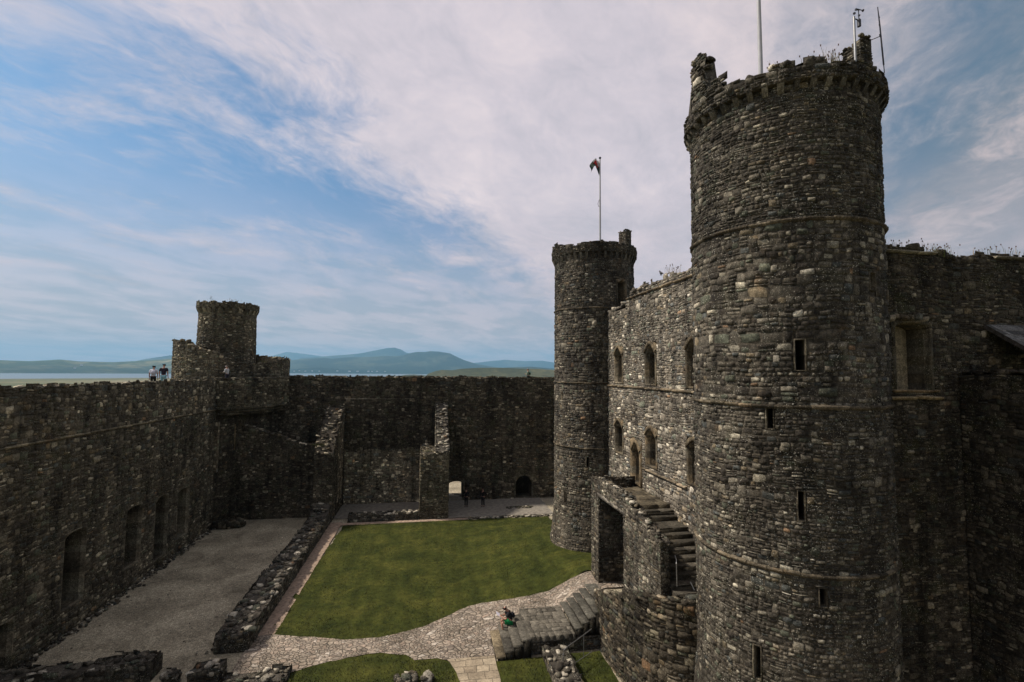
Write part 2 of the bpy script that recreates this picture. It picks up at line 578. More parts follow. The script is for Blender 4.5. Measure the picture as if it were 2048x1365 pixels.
def opening(name, parent, f, hole, deep=1.2, jamb=.14, rise=.35, back=True, pointed=False, m_=None, proj=.025, colr=TAN, seed=0, label=None,
            order=.06, backcol=(.05, .046, .04), hood=False):
    ua, ub, va, vb = hole
    s = Skin(seed + 900)
    rng = s.rng
    ja, jb, jv = ua + jamb, ub - jamb, va + jamb * .6
    sp = vb - jamb - rise
    uc = (ua + ub) / 2
    I = [(uc, jv), (ja, jv)]
    k = max(1, int((sp - jv) / .32))
    I += [(ja, jv + (sp - jv) * (i + 1) / k) for i in range(k)]
    if rise > 0:
        na = 9
        hw = (jb - ja) / 2
        for i in range(1, na):
            t = pi * i / na
            vv = sin(t)
            if pointed:
                vv = (1 - abs(cos(t)) ** 1.45)
            I.append((uc - hw * cos(t), sp + rise * vv))
    else:
        I.append((uc, sp))
    I += [(jb, jv + (sp - jv) * (k - i) / k) for i in range(k)]
    I.append((jb, jv))
    O = []
    for (u, v) in I:
        if v >= sp - 1e-6:
            du, dv = u - uc, v - (sp - .25)
            tx = ((ub - ua) / 2) / abs(du) if abs(du) > 1e-6 else 1e9
            ty = (vb - (sp - .25)) / dv if dv > 1e-6 else 1e9
            t = min(tx, ty)
            O.append((uc + du * t, sp - .25 + dv * t))
        elif abs(u - uc) < 1e-6:
            O.append((u, va))
        elif v <= jv + 1e-6:
            O.append((ua if u < uc else ub, va))
        else:
            O.append((ua if u < uc else ub, v))
    n = len(I)
    e = .012
    O = [(min(max(u + (e if u > uc else -e if u < uc else 0), ua - e), ub + e), v) for (u, v) in O]
    J = [(uc + (u - uc) * (1 - order / max(.1, (jb - ja) / 2)), v - (order if v > sp else 0)) for (u, v) in I]
    def P(pts, d):
        a = np.array(pts)
        return f(a[:, 0], a[:, 1], np.full(len(a), d))
    R = [P(O, -.12), P(O, proj), P(I, proj), P(I, -.16), P(J, -.18), P(J, -deep)]
    V = np.concatenate(R)
    F = []; C = []
    cc = np.array(colr)[None] * rng.uniform(.45, 1.5, (n, 1))
    grey = rng.random(n) < .45
    cc[grey] = np.array((.11, .105, .09)) * rng.uniform(.6, 1.4, (grey.sum(), 1))
    for r in range(5):
        for i in range(n):
            j = (i + 1) % n
            F.append((r * n + i, r * n + j, (r + 1) * n + j, (r + 1) * n + i))
            C.append(cc[i] * (1 if r < 4 else .55))
    s.add(V, F, C)
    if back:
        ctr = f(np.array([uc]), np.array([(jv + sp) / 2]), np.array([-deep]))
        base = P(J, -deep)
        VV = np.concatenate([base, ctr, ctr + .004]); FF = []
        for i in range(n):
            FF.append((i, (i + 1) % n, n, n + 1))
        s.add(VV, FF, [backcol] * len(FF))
    if hood:
        pts = [(uc + (u - uc) * 1.16, v + .10) for (u, v) in I if v >= sp - 1e-6]
        Hs = [P(pts, -.02), P(pts, .11), P([(u, v + .0) for u, v in [(uc + (a - uc) * 1.14, b + .16) for a, b in pts]], .10), P([(uc + (a - uc) * 1.16, b + .18) for a, b in pts], -.02)]
        m2 = len(pts); FF = []
        for r in range(3):
            for i in range(m2 - 1):
                FF.append((r * m2 + i, r * m2 + i + 1, (r + 1) * m2 + i + 1, (r + 1) * m2 + i))
        s.add(np.concatenate(Hs), FF, np.array(colr)[None] * rng.uniform(.6, 1.4, (len(FF), 1)))
    o = s.finish(name, m_ or M_DRESSED, parent)
    if label: o['label'] = label
    return o


def slit(name, parent, cx, cy, Rf, R0, deg, z0, z1, w, seed, m_=None, deep=.9, frame=.035, colr=(.07, .065, .055)):
    f = cyl(cx, cy, Rf, R0)
    uc = radians(deg) * R0
    opening(name, parent, f, (uc - w / 2 - frame, uc + w / 2 + frame, z0 - frame * .6, z1 + frame), deep, frame, 0.0, True, False, m_, .02, colr, seed, None, .0)
    return (uc - w / 2 - frame, uc + w / 2 + frame, z0 - frame * .6, z1 + frame)


# ------------------------------------------------------------------ round towers
def corbel_mesh(cx, cy, R, deg, z0, z1, out, w, seed):
    rng = random.Random(seed)
    a = radians(deg); t = Vector((sin(a), cos(a), 0)); q = Vector((cos(a), -sin(a), 0)); c = Vector((cx, cy, 0))
    h = z1 - z0
    prof = [(-.05, 0), (out * .15, .02), (out * .45, h * .30), (out * .85, h * .62), (out * 1.0, h)]
    V = []; w_ = w * rng.uniform(.85, 1.15)
    for (d, z) in prof:
        for sgn in (-1, 1):
            V.append(c + t * (R + d + rng.uniform(-.015, .015)) + q * (sgn * w_ / 2 * rng.uniform(.88, 1.0)) + Vector((0, 0, z0 + z)))
    for sgn in (-1, 1):
        V.append(c + t * (R - .05) + q * (sgn * w_ / 2) + Vector((0, 0, z1)))
    F = [(2 * i, 2 * i + 1, 2 * i + 3, 2 * i + 2) for i in range(4)] + [(8, 9, 11, 10)]
    for sgn in (0, 1):
        F += [(0 + sgn, 2 + sgn, 10 + sgn, 10 + sgn), ]
    F = [x for x in F if len(set(x)) == 4]
    for sgn in (0, 1):
        F.append((0 + sgn, 2 + sgn, 4 + sgn, 10 + sgn)); F.append((4 + sgn, 6 + sgn, 8 + sgn, 10 + sgn))
    col = np.array(rng.choice([(.10, .094, .08), (.13, .12, .10), (.08, .074, .062), (.19, .178, .15)])) * rng.uniform(.7, 1.2)
    return quadmesh('corbel', [tuple(v) for v in V], F, [col] * len(F))


def round_tower(name, label, cx, cy, R, z0, strings, zones, slit_list, corb, par, seed, m_, group=None, flare=.5, cat='tower', n_corb=44, doors=(), hide=None):
    """strings: heights; zones: [(z0,z1,ch,split,gain)]; corb=(z0,z1,out); par=(z0, topfun(deg))"""
    t = thing(name, label, cat, (cx, cy, z0), group)
    fz = 4.2
    Rf = lambda z: R + flare * np.clip((fz - z) / fz, 0, 1) ** 1.6
    f = cyl(cx, cy, Rf, R)
    holes = []
    for i, (dg, a, b, w) in enumerate(slit_list):
        holes.append(slit('arrow_slit', t, cx, cy, Rf, R, dg, a, b, w, seed + i, deep=1.0))
    for i, (dg, a, b, w) in enumerate(doors):
        uc = radians(dg) * R
        hl = (uc - w / 2, uc + w / 2, a, b)
        opening('doorway', t, f, hl, 1.2, .1, .2, True, True, None, .02, (.13, .11, .085), seed + 50 + i, None, .03)
        holes.append(hl)
    # openings are addressed on -pi..pi; shift the seam to north (hidden side)
    s = Skin(seed)
    for (a, b, ch, sp_, g) in zones:
                s.masonry(f, -pi * R, pi * R, a, b, ch=ch, split=sp_, gain=g, holes=holes, wav=.018, asp=(.75, 2.1), depth=(.006, .042))
    s.finish('wall', m_, t)
    for i, z in enumerate(strings):
        b_ = Skin(seed + 20 + i)
        band(b_, cyl(cx, cy, Rf, R), -pi * R, pi * R, z, .125, .10)
        b_.finish('string_course', M_DRESSED, t)
    zt = corb[1]
    rng_ = random.Random(seed)
    for k in range(n_corb):
        dg = 360.0 * (k + .5) / n_corb - 180
        link('corbel', corbel_mesh(cx, cy, R, dg, corb[0] + .03 * vnoise(k), corb[1], corb[2], 2 * pi * R / n_corb * rng_.uniform(.34, .5), seed + k), m_, t)
    # parapet
    Ro = R + corb[2]
    p = Skin(seed + 40)
    fp = cyl(cx, cy, lambda z: Ro + 0 * z, Ro)
    topf = lambda u: par(degrees(u / Ro))
    mx = max(par(d) for d in range(-180, 181, 2))
    p.masonry(fp, -pi * Ro, pi * Ro, corb[1] - .06, mx, ch=(.07, .2), topf=topf, wav=.02, rag=.10, depth=(.01, .07), split=.4)
    fi = cyl(cx, cy, lambda z: Ro - .5 + 0 * z, Ro)
    p.core(fi, -pi * Ro, pi * Ro, corb[1] - .4, mx, (), topf, 1.0, 0.0)
    nn = 72
    for k in range(nn):
        a, b = 2 * pi * k / nn - pi, 2 * pi * (k + 1) / nn - pi
        pt = lambda an, r, z: (cx + r * sin(an), cy + r * cos(an), z)
        p.quad(pt(a, Ro, corb[1] - .06), pt(b, Ro, corb[1] - .06), pt(b, R - .03, corb[1] - .06), pt(a, R - .03, corb[1] - .06))
        ta, tb = par(degrees(a)) - .12, par(degrees(b)) - .12
        p.quad(pt(a, Ro, ta), pt(b, Ro, tb), pt(b, Ro - .5, tb), pt(a, Ro - .5, ta))
    pts = [(cx + (Ro - .18) * sin(radians(d)), cy + (Ro - .18) * cos(radians(d)), par(d) - .08) for d in range(-180, 181, 3)]
    topstones(p, pts, (.10, .28), 9.0, .12, flat=.6)
    p.finish('parapet', m_, t)
    # flat roof inside the parapet
    rf = Skin(seed + 60)
    for k in range(36):
        a, b = 2 * pi * k / 36, 2 * pi * (k + 1) / 36
        rf.add([(cx, cy, zt - .1), (cx + R * sin(a), cy + R * cos(a), zt - .1), (cx + R * sin((a + b) / 2), cy + R * cos((a + b) / 2), zt - .1), (cx + R * sin(b), cy + R * cos(b), zt - .1)], [[0, 1, 2, 3]], [(.09, .085, .075)])
    rf.finish('roof', M_SLAB, t)
    return t, Rf, f


def stack(parent, cx, cy, R, deg, z0, z1, w, m_, seed, slope=.25, name='chimney'):
    """square stump of masonry standing on a turret parapet"""
    a = radians(deg); t = np.array((sin(a), cos(a))); q = np.array((cos(a), -sin(a))); c = np.array((cx, cy)) + t * R
    s = Skin(seed)
    cs = [c + t * w / 2 + q * w / 2, c + t * w / 2 - q * w / 2, c - t * w / 2 - q * w / 2, c - t * w / 2 + q * w / 2]
    for i in range(4):
        A, B = cs[i], cs[(i + 1) % 4]
        f, L = seg(A, B)
        def tf(u, A=A, B=B, L=L):
            p = A + (B - A) * (u / L)
            return z1 - slope * (1 - (np.dot(p - c, t) / w + .5)) + .03 * vnoise(u * 3 + i)
        s.masonry(f, 0, L, z0, z1, ch=(.07, .17), topf=tf, rag=.03, wav=.0)
    s.add([(*cs[k], z1 - .1 - slope * (1 - (np.dot(cs[k] - c, t) / w + .5))) for k in range(4)], [[0, 1, 2, 3]], [(.08, .075, .065)])
    tops = [(*cs[k % 4], z1 - .02 - slope * (1 - (np.dot(cs[k % 4] - c, t) / w + .5))) for k in range(5)]
    topstones(s, tops, (.08, .16), 9, .04)
    return s.finish(name, m_, parent)


# gatehouse stair turrets ---------------------------------------------------
def par_near(d):
    z = 21.98 + .10 * vnoise(d * .09, 1) + .05 * vnoise(d * .31, 2)
    if -99 < d < -108 + 25: z = 23.35 + .45 * max(0, 1 - abs(d + 88) / 14)
    elif -112 < d <= -99: z = 22.3
    if d > 150 or d < -165: z -= .05
    return z


near_t, near_Rf, _ = round_tower(
    'round_tower', 'tallest round stone tower standing nearest on the right, with antenna and chimney stump on top', 11.7, 14.44, 2.8, -.5,
    [17.4, 12.08, 7.52],
    [(-.5, 7.52, (.08, .24), .36, 1.05), (7.52, 12.08, (.08, .22), .42, 1.0), (12.08, 17.4, (.11, .34), .30, 1.1), (17.4, 21.5, (.07, .20), .42, .95)],
    [(-149.5, 13.1, 13.95, .24), (-133.2, 11.42, 12.0, .17), (-148, 8.95, 9.75, .15), (-157.3, 6.72, 7.2, .16), (-123.5, 4.35, 5.25, .18), (165, 15.4, 15.9, .24)],
    (21.18, 21.5, .19), par_near, 11, M_STONE)
stack(near_t, 11.7, 14.44, 2.70, 168, 21.4, 22.78, .50, M_STONE, 77)


def par_far(d):
    z = 21.75 + .10 * vnoise(d * .1, 4) + .05 * vnoise(d * .33, 5)
    if -104 < d < -80: z += .35
    return z


far_t, far_Rf, _ = round_tower(
    'round_tower', 'round stone tower at the far end of the gatehouse, flying the flag from its top', 11.7, 33.35, 2.8, -.5,
    [17.3, 12.26, 7.95],
    [(-.5, 7.95, (.10, .30), .4, 1.25), (7.95, 12.26, (.10, .32), .4, 1.2), (12.26, 17.3, (.12, .36), .4, .95), (17.3, 21.2, (.08, .26), .5, .9)],
    [(-110, 11.1, 11.6, .14), (-117, 4.2, 4.95, .16), (-152, 6.75, 7.45, .16)],
    (20.65, 21.15, .19), par_far, 12, M_STONE, doors=[(157, 17.55, 19.3, .95)])
stack(far_t, 11.7, 33.35, 2.66, 146, 21.4, 22.75, .60, M_STONE, 78, .1)

# ------------------------------------------------------------------ gatehouse block
gate = thing('gatehouse', 'tall gatehouse block between two round towers, with arched windows in two rows', 'gatehouse', (17, 24, 0))
GX = 11.7
fW = planeX(GX, -1)
UW = [(28.0, 29.4), (23.6, 25.0), (19.2, 20.7)]
gh_holes = [(a, b, 12.28, 14.62) for a, b in UW] + [(a, b, 7.95, 10.1) for a, b in UW] + [(25.45, 26.95, 6.62, 9.25)]
s = Skin(21)
s.masonry(fW, 14.6, 33.2, 0, 12.15, ch=(.10, .30), split=.5, holes=gh_holes, gain=1.05)
s.masonry(fW, 14.6, 33.2, 12.15, 17.35, ch=(.09, .28), split=.5, holes=gh_holes, topf=lambda y: 17.6 if y < 27.3 else 17.0 + .2 * vnoise(y * 2), gain=.95)
s.masonry(planeX(GX + .10, -1), 14.6, 27.2, 17.4, 18.35, ch=(.08, .2), topf=lambda y: 17.88 + .16 * vnoise(y * 1.7, 3) + .08 * vnoise(y * 6, 1), rag=.16)
topstones(s, [(GX + .4, 15, 17.72), (GX + .4, 27.0, 17.72)], (.15, .42), 6, .35)
topstones(s, [(GX + .4, 27.2, 17.3), (GX + .4, 31.0, 16.9)], (.15, .5), 6, .35)
s.finish('west_wall', M_STONE_F, gate)
s = Skin(22)
band(s, fW, 14.6, 27.3, 17.4, .13, .12, (.20, .17, .13))
s.finish('coping', M_DRESSED, gate)
s = Skin(23)
band(s, fW, 14.6, 31.4, 12.13, .15, .12, (.17, .15, .12))
s.finish('string_course', M_DRESSED, gate)
s = Skin(24)
band(s, fW, 20.7, 25.2, 7.76, .14, .14, (.20, .18, .15))
s.finish('string_course', M_DRESSED, gate)
for i, h in enumerate(gh_holes[:3]):
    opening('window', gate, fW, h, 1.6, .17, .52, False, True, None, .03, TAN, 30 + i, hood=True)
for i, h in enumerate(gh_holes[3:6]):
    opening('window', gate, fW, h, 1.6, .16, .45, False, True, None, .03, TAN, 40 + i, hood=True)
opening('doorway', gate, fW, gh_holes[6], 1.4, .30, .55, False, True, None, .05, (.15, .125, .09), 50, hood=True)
# south face
fS = planeY(14.44, -1)
sw = (16.0, 17.65, 12.32, 14.95)
s = Skin(25)
s.masonry(fS, 12.0, 26, 0, 17.45, ch=(.08, .26), split=.55, holes=[sw], topf=lambda x: 17.45 if (x < 18.4 or x > 20.0) else 17.34, gain=.78)  # gain lowered to darken this shaded face through its colour
s.masonry(planeY(14.52, -1), 14.0, 26, 17.3, 18.1, ch=(.07, .18), topf=lambda x: 17.42 + .22 * max(0, vnoise(x * .9, 6)) + (.22 if x > 19.8 else 0) + (.15 if x < 17.6 else -.1), rag=.12)
topstones(s, [(14.5, 14.75, 17.5), (17.8, 14.75, 17.55), (18.5, 14.75, 17.25), (19.8, 14.75, 17.3), (26, 14.75, 17.5)], (.12, .36), 6, .25)
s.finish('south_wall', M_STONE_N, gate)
s = Skin(26)
band(s, planeY(14.44, -1), 14.2, 17.9, 17.36, .10, .16, (.30, .28, .23), .8)
s.finish('coping', M_STONE, gate)
s = Skin(260)
band(s, planeY(14.44, -1), 20.5, 26, 17.36, .10, .16, (.30, .28, .23), .8)
s.finish('coping', M_STONE, gate)
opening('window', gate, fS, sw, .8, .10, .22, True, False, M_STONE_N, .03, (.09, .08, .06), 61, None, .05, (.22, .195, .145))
s = Skin(27)
band(s, fS, 15.7, 17.9, 12.2, .13, .16, (.30, .26, .18), .5)
band(s, fS, 15.9, 17.8, 12.42, .10, .10, (.26, .21, .14), .5)
s.finish('window_sill', M_DRESSED, gate)
s = Skin(28)
s.rocks([(x, 14.4, 15.02 + .05 * sin(x * 9)) for x in (15.9, 16.15, 16.45, 16.75, 17.05, 17.35, 17.6)], [.26] * 7, 2.0, .7, .0)
s.finish('lintel', M_DRESSED, gate)
# unseen closed shell added so that the rooms behind the windows are dark
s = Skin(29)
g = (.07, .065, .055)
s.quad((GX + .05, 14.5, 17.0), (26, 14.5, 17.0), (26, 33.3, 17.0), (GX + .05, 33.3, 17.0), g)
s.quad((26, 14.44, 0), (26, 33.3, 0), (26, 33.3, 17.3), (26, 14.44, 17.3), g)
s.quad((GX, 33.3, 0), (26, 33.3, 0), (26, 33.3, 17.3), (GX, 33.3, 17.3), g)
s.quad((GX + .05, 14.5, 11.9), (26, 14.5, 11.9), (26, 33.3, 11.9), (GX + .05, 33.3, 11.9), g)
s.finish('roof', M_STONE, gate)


# ------------------------------------------------------------------ curtain walls
ww = thing('curtain_wall', 'long curtain wall along the left side of the ward, with dark doorways at its foot', 'wall', (-18.5, 27, 0))
fWW = planeX(-17.3, 1)
w_holes = [(22.9, 24.7, .0, 2.35), (27.35, 28.95, 1.15, 4.9), (32.25, 33.9, 1.2, 4.75), (35.35, 37.0, .45, 4.6), (38.2, 39.95, .9, 4.4)]
s = Skin(31)
s.masonry(fWW, 6, 43.9, -.3, 9.62, ch=(.10, .30), split=.45, holes=w_holes, gain=1.0, asp=(1.0, 2.3))
s.masonry(fWW, 6, 43.9, 9.62, 12.25, ch=(.12, .34), split=.4, gain=1.15, asp=(.9, 2.0), topf=lambda y: 12.2 + .05 * vnoise(y * 1.5), rag=.08)
s.quad((-17.3, 6, 12.06), (-17.3, 43.9, 12.06), (-17.8, 43.9, 12.06), (-17.8, 6, 12.06))
s.quad((-17.8, 6, 12.06), (-17.8, 43.9, 12.06), (-17.8, 43.9, 11.5), (-17.8, 6, 11.5))
topstones(s, [(-17.55, 6, 12.06), (-17.55, 43.9, 12.06)], (.12, .32), 7, .2, flat=.4, light=.05)
s.finish('wall', M_STONE_W, ww)
s = Skin(32)
band(s, fWW, 6, 43.9, 9.62, .12, .11, (.19, .17, .13), .7)
s.finish('string_course', M_STONE_W, ww)
s = Skin(33)
s.masonry(planeX(-20.1, 1), 6, 46, 11.5, 12.6, ch=(.10, .25), topf=lambda y: 12.02 + .06 * vnoise(y * 1.3, 7), gain=1.0)
s.quad((-20.1, 6, 11.9), (-20.1, 46, 11.9), (-20.6, 46, 11.9), (-20.6, 6, 11.9))
s.quad((-20.6, 6, -3), (-20.6, 46, -3), (-20.6, 46, 11.9), (-20.6, 6, 11.9))
topstones(s, [(-20.3, 6, 11.92), (-20.3, 46, 11.92)], (.15, .38), 6, .2, flat=.5)
s.finish('parapet', M_STONE_W, ww)
s = Skin(34)
s.quad((-17.7, 6, 11.55), (-17.7, 50, 11.55), (-20.2, 50, 11.55), (-20.2, 6, 11.55), (.12, .11, .095))
s.finish('wall_walk', M_SLAB, ww)
for i, h in enumerate(w_holes):
    opening('doorway', ww, fWW, h, 2.4, .05, .30 if i in (1, 3) else .22, True, i == 3, M_STONE_W, .01, (.10, .09, .075), 70 + i, None, .03, (.012, .011, .010))  # near-black backs: the darkness inside the openings is painted into the colour

nw = thing('curtain_wall', 'dark mossy curtain wall across the far side of the ward, behind the chapel ruins', 'wall', (0, 51, 0))
fN = planeY(49.7, -1)
n_holes = [(2.1, 3.75, -.1, 2.0), (8.9, 10.85, .0, 2.4)]
s = Skin(35)
s.masonry(fN, -13.2, 16, -.2, 12.35, ch=(.12, .34), split=.4, holes=n_holes, topf=lambda x: 12.36 + .05 * vnoise(x * 1.1, 3), rag=.08, gain=.95, depth=(.01, .07))
s.quad((-13.2, 49.7, 12.22), (16, 49.7, 12.22), (16, 50.2, 12.22), (-13.2, 50.2, 12.22))
s.quad((-13.2, 50.2, 11.5), (16, 50.2, 11.5), (16, 50.2, 12.22), (-13.2, 50.2, 12.22))
topstones(s, [(-13.2, 49.95, 12.24), (16, 49.95, 12.24)], (.15, .36), 6, .22, flat=.42)
s.finish('wall', M_STONE_N, nw)
s = Skin(36)
s.masonry(planeY(52.4, -1), -14, 16, 11.5, 12.5, ch=(.10, .22), topf=lambda x: 12.38 + .05 * vnoise(x * 1.3, 8), gain=1.0)
s.core(planeY(52.9, 1), -14, 16, -3, 12.3, n_holes[:1], None, 1.0, 0)
s.quad((-14, 52.4, 12.28), (16, 52.4, 12.28), (16, 52.9, 12.28), (-14, 52.9, 12.28))
topstones(s, [(-14, 52.6, 12.3), (16, 52.6, 12.3)], (.15, .34), 5, .2, flat=.45)
s.finish('parapet', M_STONE_N, nw)
s = Skin(37)
s.quad((-18, 50.1, 11.55), (16, 50.1, 11.55), (16, 52.5, 11.55), (-18, 52.5, 11.55), (.12, .11, .095))
s.finish('wall_walk', M_SLAB, nw)
s = Skin(380)
s.masonry(planeY(49.64, -1), -7.95, -.65, .0, 5.6, ch=(.12, .3), gain=2.0, topf=lambda x: 5.1 + .35 * vnoise(x * 1.3, 4), rag=.3, wav=.02)
s.finish('plastered_panel', M_STONE_W, nw)
s = Skin(38)
band(s, fN, -8.0, -1.4, 10.16, .09, .09, (.24, .22, .18), .9, .3)
s.finish('string_course', M_STONE, nw)
opening('gateway', nw, fN, n_holes[0], 3.2, .1, .25, False, False, M_STONE_N, .01, (.09, .085, .07), 80, None, .02)
opening('doorway', nw, fN, n_holes[1], 1.6, .12, .85, True, False, M_STONE_N, .01, (.09, .085, .07), 81, None, .03, (.03, .028, .024))

# corner where the two walls meet: corbelled gorge of the corner tower
cn = thing('corner_gorge', 'corbelled wall corner below the far left tower, joining the left and far walls', 'wall', (-15.3, 47, 0))
cur = [(-17.3, 43.7), (-16.6, 44.1), (-15.6, 45.0), (-14.6, 46.4), (-13.9, 48.0), (-13.2, 49.7)]
s = Skin(39)
for p, q in zip(cur[:-1], cur[1:]):
    f, L = seg(p, q)
    s.masonry(f, 0, L, 9.7, 12.25, ch=(.12, .30), topf=lambda u: 12.27, rag=.06, gain=1.0)
    topstones(s, [(p[0] - .1, p[1] + .1, 12.16), (q[0] - .1, q[1] + .1, 12.16)], (.14, .34), 6, .15, flat=.45)
    s.add([(p[0], p[1], 9.7), (q[0], q[1], 9.7), (-16.5, 49.7, 9.7), (-17.3, 47, 9.7)], [[0, 1, 2, 3]], [(.06, .056, .045)])
    s.add([(p[0], p[1], 12.12), (q[0], q[1], 12.12), (-16.5, 51, 12.12), (-18.3, 47, 12.12)], [[0, 1, 2, 3]], [(.08, .075, .06)])
s.finish('upper_wall', M_STONE_W, cn)
s = Skin(40)
for k, (zz, off) in enumerate(((9.62, .0), (9.40, .15), (9.18, .30))):
    for p, q in zip(cur[:-1], cur[1:]):
        c0 = np.array((-17.3, 49.7)); P0 = np.array(p) + (c0 - np.array(p)) / np.linalg.norm(c0 - np.array(p)) * off; Q0 = np.array(q) + (c0 - np.array(q)) / np.linalg.norm(c0 - np.array(q)) * off
        f, L = seg(P0, Q0)
        band(s, f, 0, L, zz, .2, .10, (.075, .068, .055), .5)
        f, L = seg(P0, Q0)
        s.core(f, 0, L, zz - .12, zz + .1, d=0.0)
s.finish('corbel_course', M_STONE_W, cn)
s = Skin(41)
f, L = seg((-17.3, 44.35), (-14.1, 49.7))
s.masonry(f, 0, L, 0, 9.6, ch=(.12, .30), gain=.8)
f, L = seg((-17.32, 43.9), (-17.32, 45.3))
s.masonry(f, 0, L, 0, 9.6, ch=(.12, .30), gain=.8)
f, L = seg((-15.0, 49.65), (-13.1, 49.65))
s.masonry(f, 0, L, 0, 9.6, ch=(.12, .30), gain=.8)
s.finish('lower_wall', M_STONE_N, cn)
s = Skin(42)
s.masonry(planeX(-17.05, 1), 43.75, 44.1, 4.5, 8.6, ch=(.22, .4), asp=(1.5, 2), gain=2.2, wav=0)
s.masonry(planeY(43.75, -1), -17.3, -17.05, 4.5, 8.6, ch=(.22, .4), gain=2.0, wav=0)
s.box((-16.62, 45.7, 6.0), (-16.42, 46.0, 8.2), (.16, .13, .085))
s.finish('jamb', M_DRESSED, cn)

# ------------------------------------------------------------------ far left tower
def par_turret(d):
    return 19.32 + .08 * vnoise(d * .12, 9) + .04 * vnoise(d * .4, 2)


ct = thing('corner_tower', 'far left corner tower with a broken top, carrying a smaller round turret', 'tower', (-19, 51.8, 0))
Rct = 5.0
fct = cyl(-19, 51.8, lambda z: Rct + 0 * z, Rct)


def top_ct(u):
    d = degrees(u / Rct)
    # heights read round the tower
    pts = [(-180, 14.6), (-165, 14.9), (-158, 15.05), (-153, 15.35), (-150, 15.5), (-128, 15.6), (-122, 15.55), (-90, 15.4), (0, 14.5), (70, 14.1), (100, 14.0), (118, 13.75), (138, 13.5), (160, 13.6), (180, 14.6)]
    for a, b in zip(pts[:-1], pts[1:]):
        if a[0] <= d <= b[0]:
            z = a[1] + (b[1] - a[1]) * (d - a[0]) / (b[0] - a[0])
            return z + .10 * vnoise(d * .25, 4) + .06 * vnoise(d, 1)
    return 14.5


s = Skin(43)
s.masonry(fct, -pi * Rct, pi * Rct, 11.4, 15.9, ch=(.10, .28), topf=top_ct, gain=1.1, rag=.12)
s.core(cyl(-19, 51.8, lambda z: Rct - .8 + 0 * z, Rct), -pi * Rct, pi * Rct, 11.4, 15.9, (), top_ct, 1.0, 0)
for d in range(-180, 180, 4):
    a, b = radians(d), radians(d + 4); P = lambda an, r, z: (-19 + r * sin(an), 51.8 + r * cos(an), z)
    za, zb = top_ct(a * Rct) - .14, top_ct(b * Rct) - .14
    s.quad(P(a, Rct, za), P(b, Rct, zb), P(b, Rct - .8, zb), P(a, Rct - .8, za))
topstones(s, [(-19 + 4.7 * sin(radians(d)), 51.8 + 4.7 * cos(radians(d)), top_ct(radians(d) * Rct) - .1) for d in range(-180, 181, 4)], (.15, .45), 5, .25)
s.finish('wall', M_STONE_W, ct)
s = Skin(44)
band(s, fct, radians(-150) * Rct, radians(-95) * Rct, 13.95, .09, .06, (.18, .16, .13), .8)
s.finish('string_course', M_STONE_W, ct)
tcx, tcy, tR = -19.6, 51.5, 2.45
s = Skin(45)
ft = cyl(tcx, tcy, lambda z: tR + .02 * np.clip(18.5 - z, 0, 9), tR)
s.masonry(ft, -pi * tR, pi * tR, 11.4, 18.9, ch=(.09, .26), gain=1.05)
turret = s.finish('turret', M_STONE_W, ct)
p = Skin(46)
Rp = tR + .22
p.masonry(cyl(tcx, tcy, lambda z: Rp + 0 * z, Rp), -pi * Rp, pi * Rp, 18.72, 19.6, ch=(.08, .2), topf=lambda u: par_turret(degrees(u / Rp)), rag=.1)
p.core(cyl(tcx, tcy, lambda z: Rp - .5 + 0 * z, Rp), -pi * Rp, pi * Rp, 18.4, 19.5, (), lambda u: par_turret(degrees(u / Rp)), 1, 0)
for k in range(60):
    a, b = 2 * pi * k / 60 - pi, 2 * pi * (k + 1) / 60 - pi; P = lambda an, r, z: (tcx + r * sin(an), tcy + r * cos(an), z)
    p.quad(P(a, Rp, 18.72), P(b, Rp, 18.72), P(b, tR - .05, 18.72), P(a, tR - .05, 18.72))
    ta, tb = par_turret(degrees(a)) - .12, par_turret(degrees(b)) - .12
    p.quad(P(a, Rp, ta), P(b, Rp, tb), P(b, Rp - .5, tb), P(a, Rp - .5, ta))
    p.quad(P(a, tR, 18.6), P(b, tR, 18.6), (tcx, tcy, 18.6), (tcx + .001, tcy, 18.6))
topstones(p, [(tcx + (Rp - .2) * sin(radians(d)), tcy + (Rp - .2) * cos(radians(d)), par_turret(d) - .1) for d in range(-180, 181, 6)], (.12, .3), 7, .12, light=.1)
pp = p.finish('parapet', M_STONE_W, turret)
for k in range(30):
    link('corbel', corbel_mesh(tcx, tcy, tR, 12 * k - 174, 18.28, 18.76, .22, .28, 300 + k), M_STONE_W, turret)

# ------------------------------------------------------------------ ruined inner walls
def poly_top(pts):
    def f(u):
        for a, b in zip(pts[:-1], pts[1:]):
            if a[0] <= u <= b[0]:
                return a[1] + (b[1] - a[1]) * (u - a[0]) / max(1e-6, b[0] - a[0])
        return pts[0][1] if u < pts[0][0] else pts[-1][1]
    return f


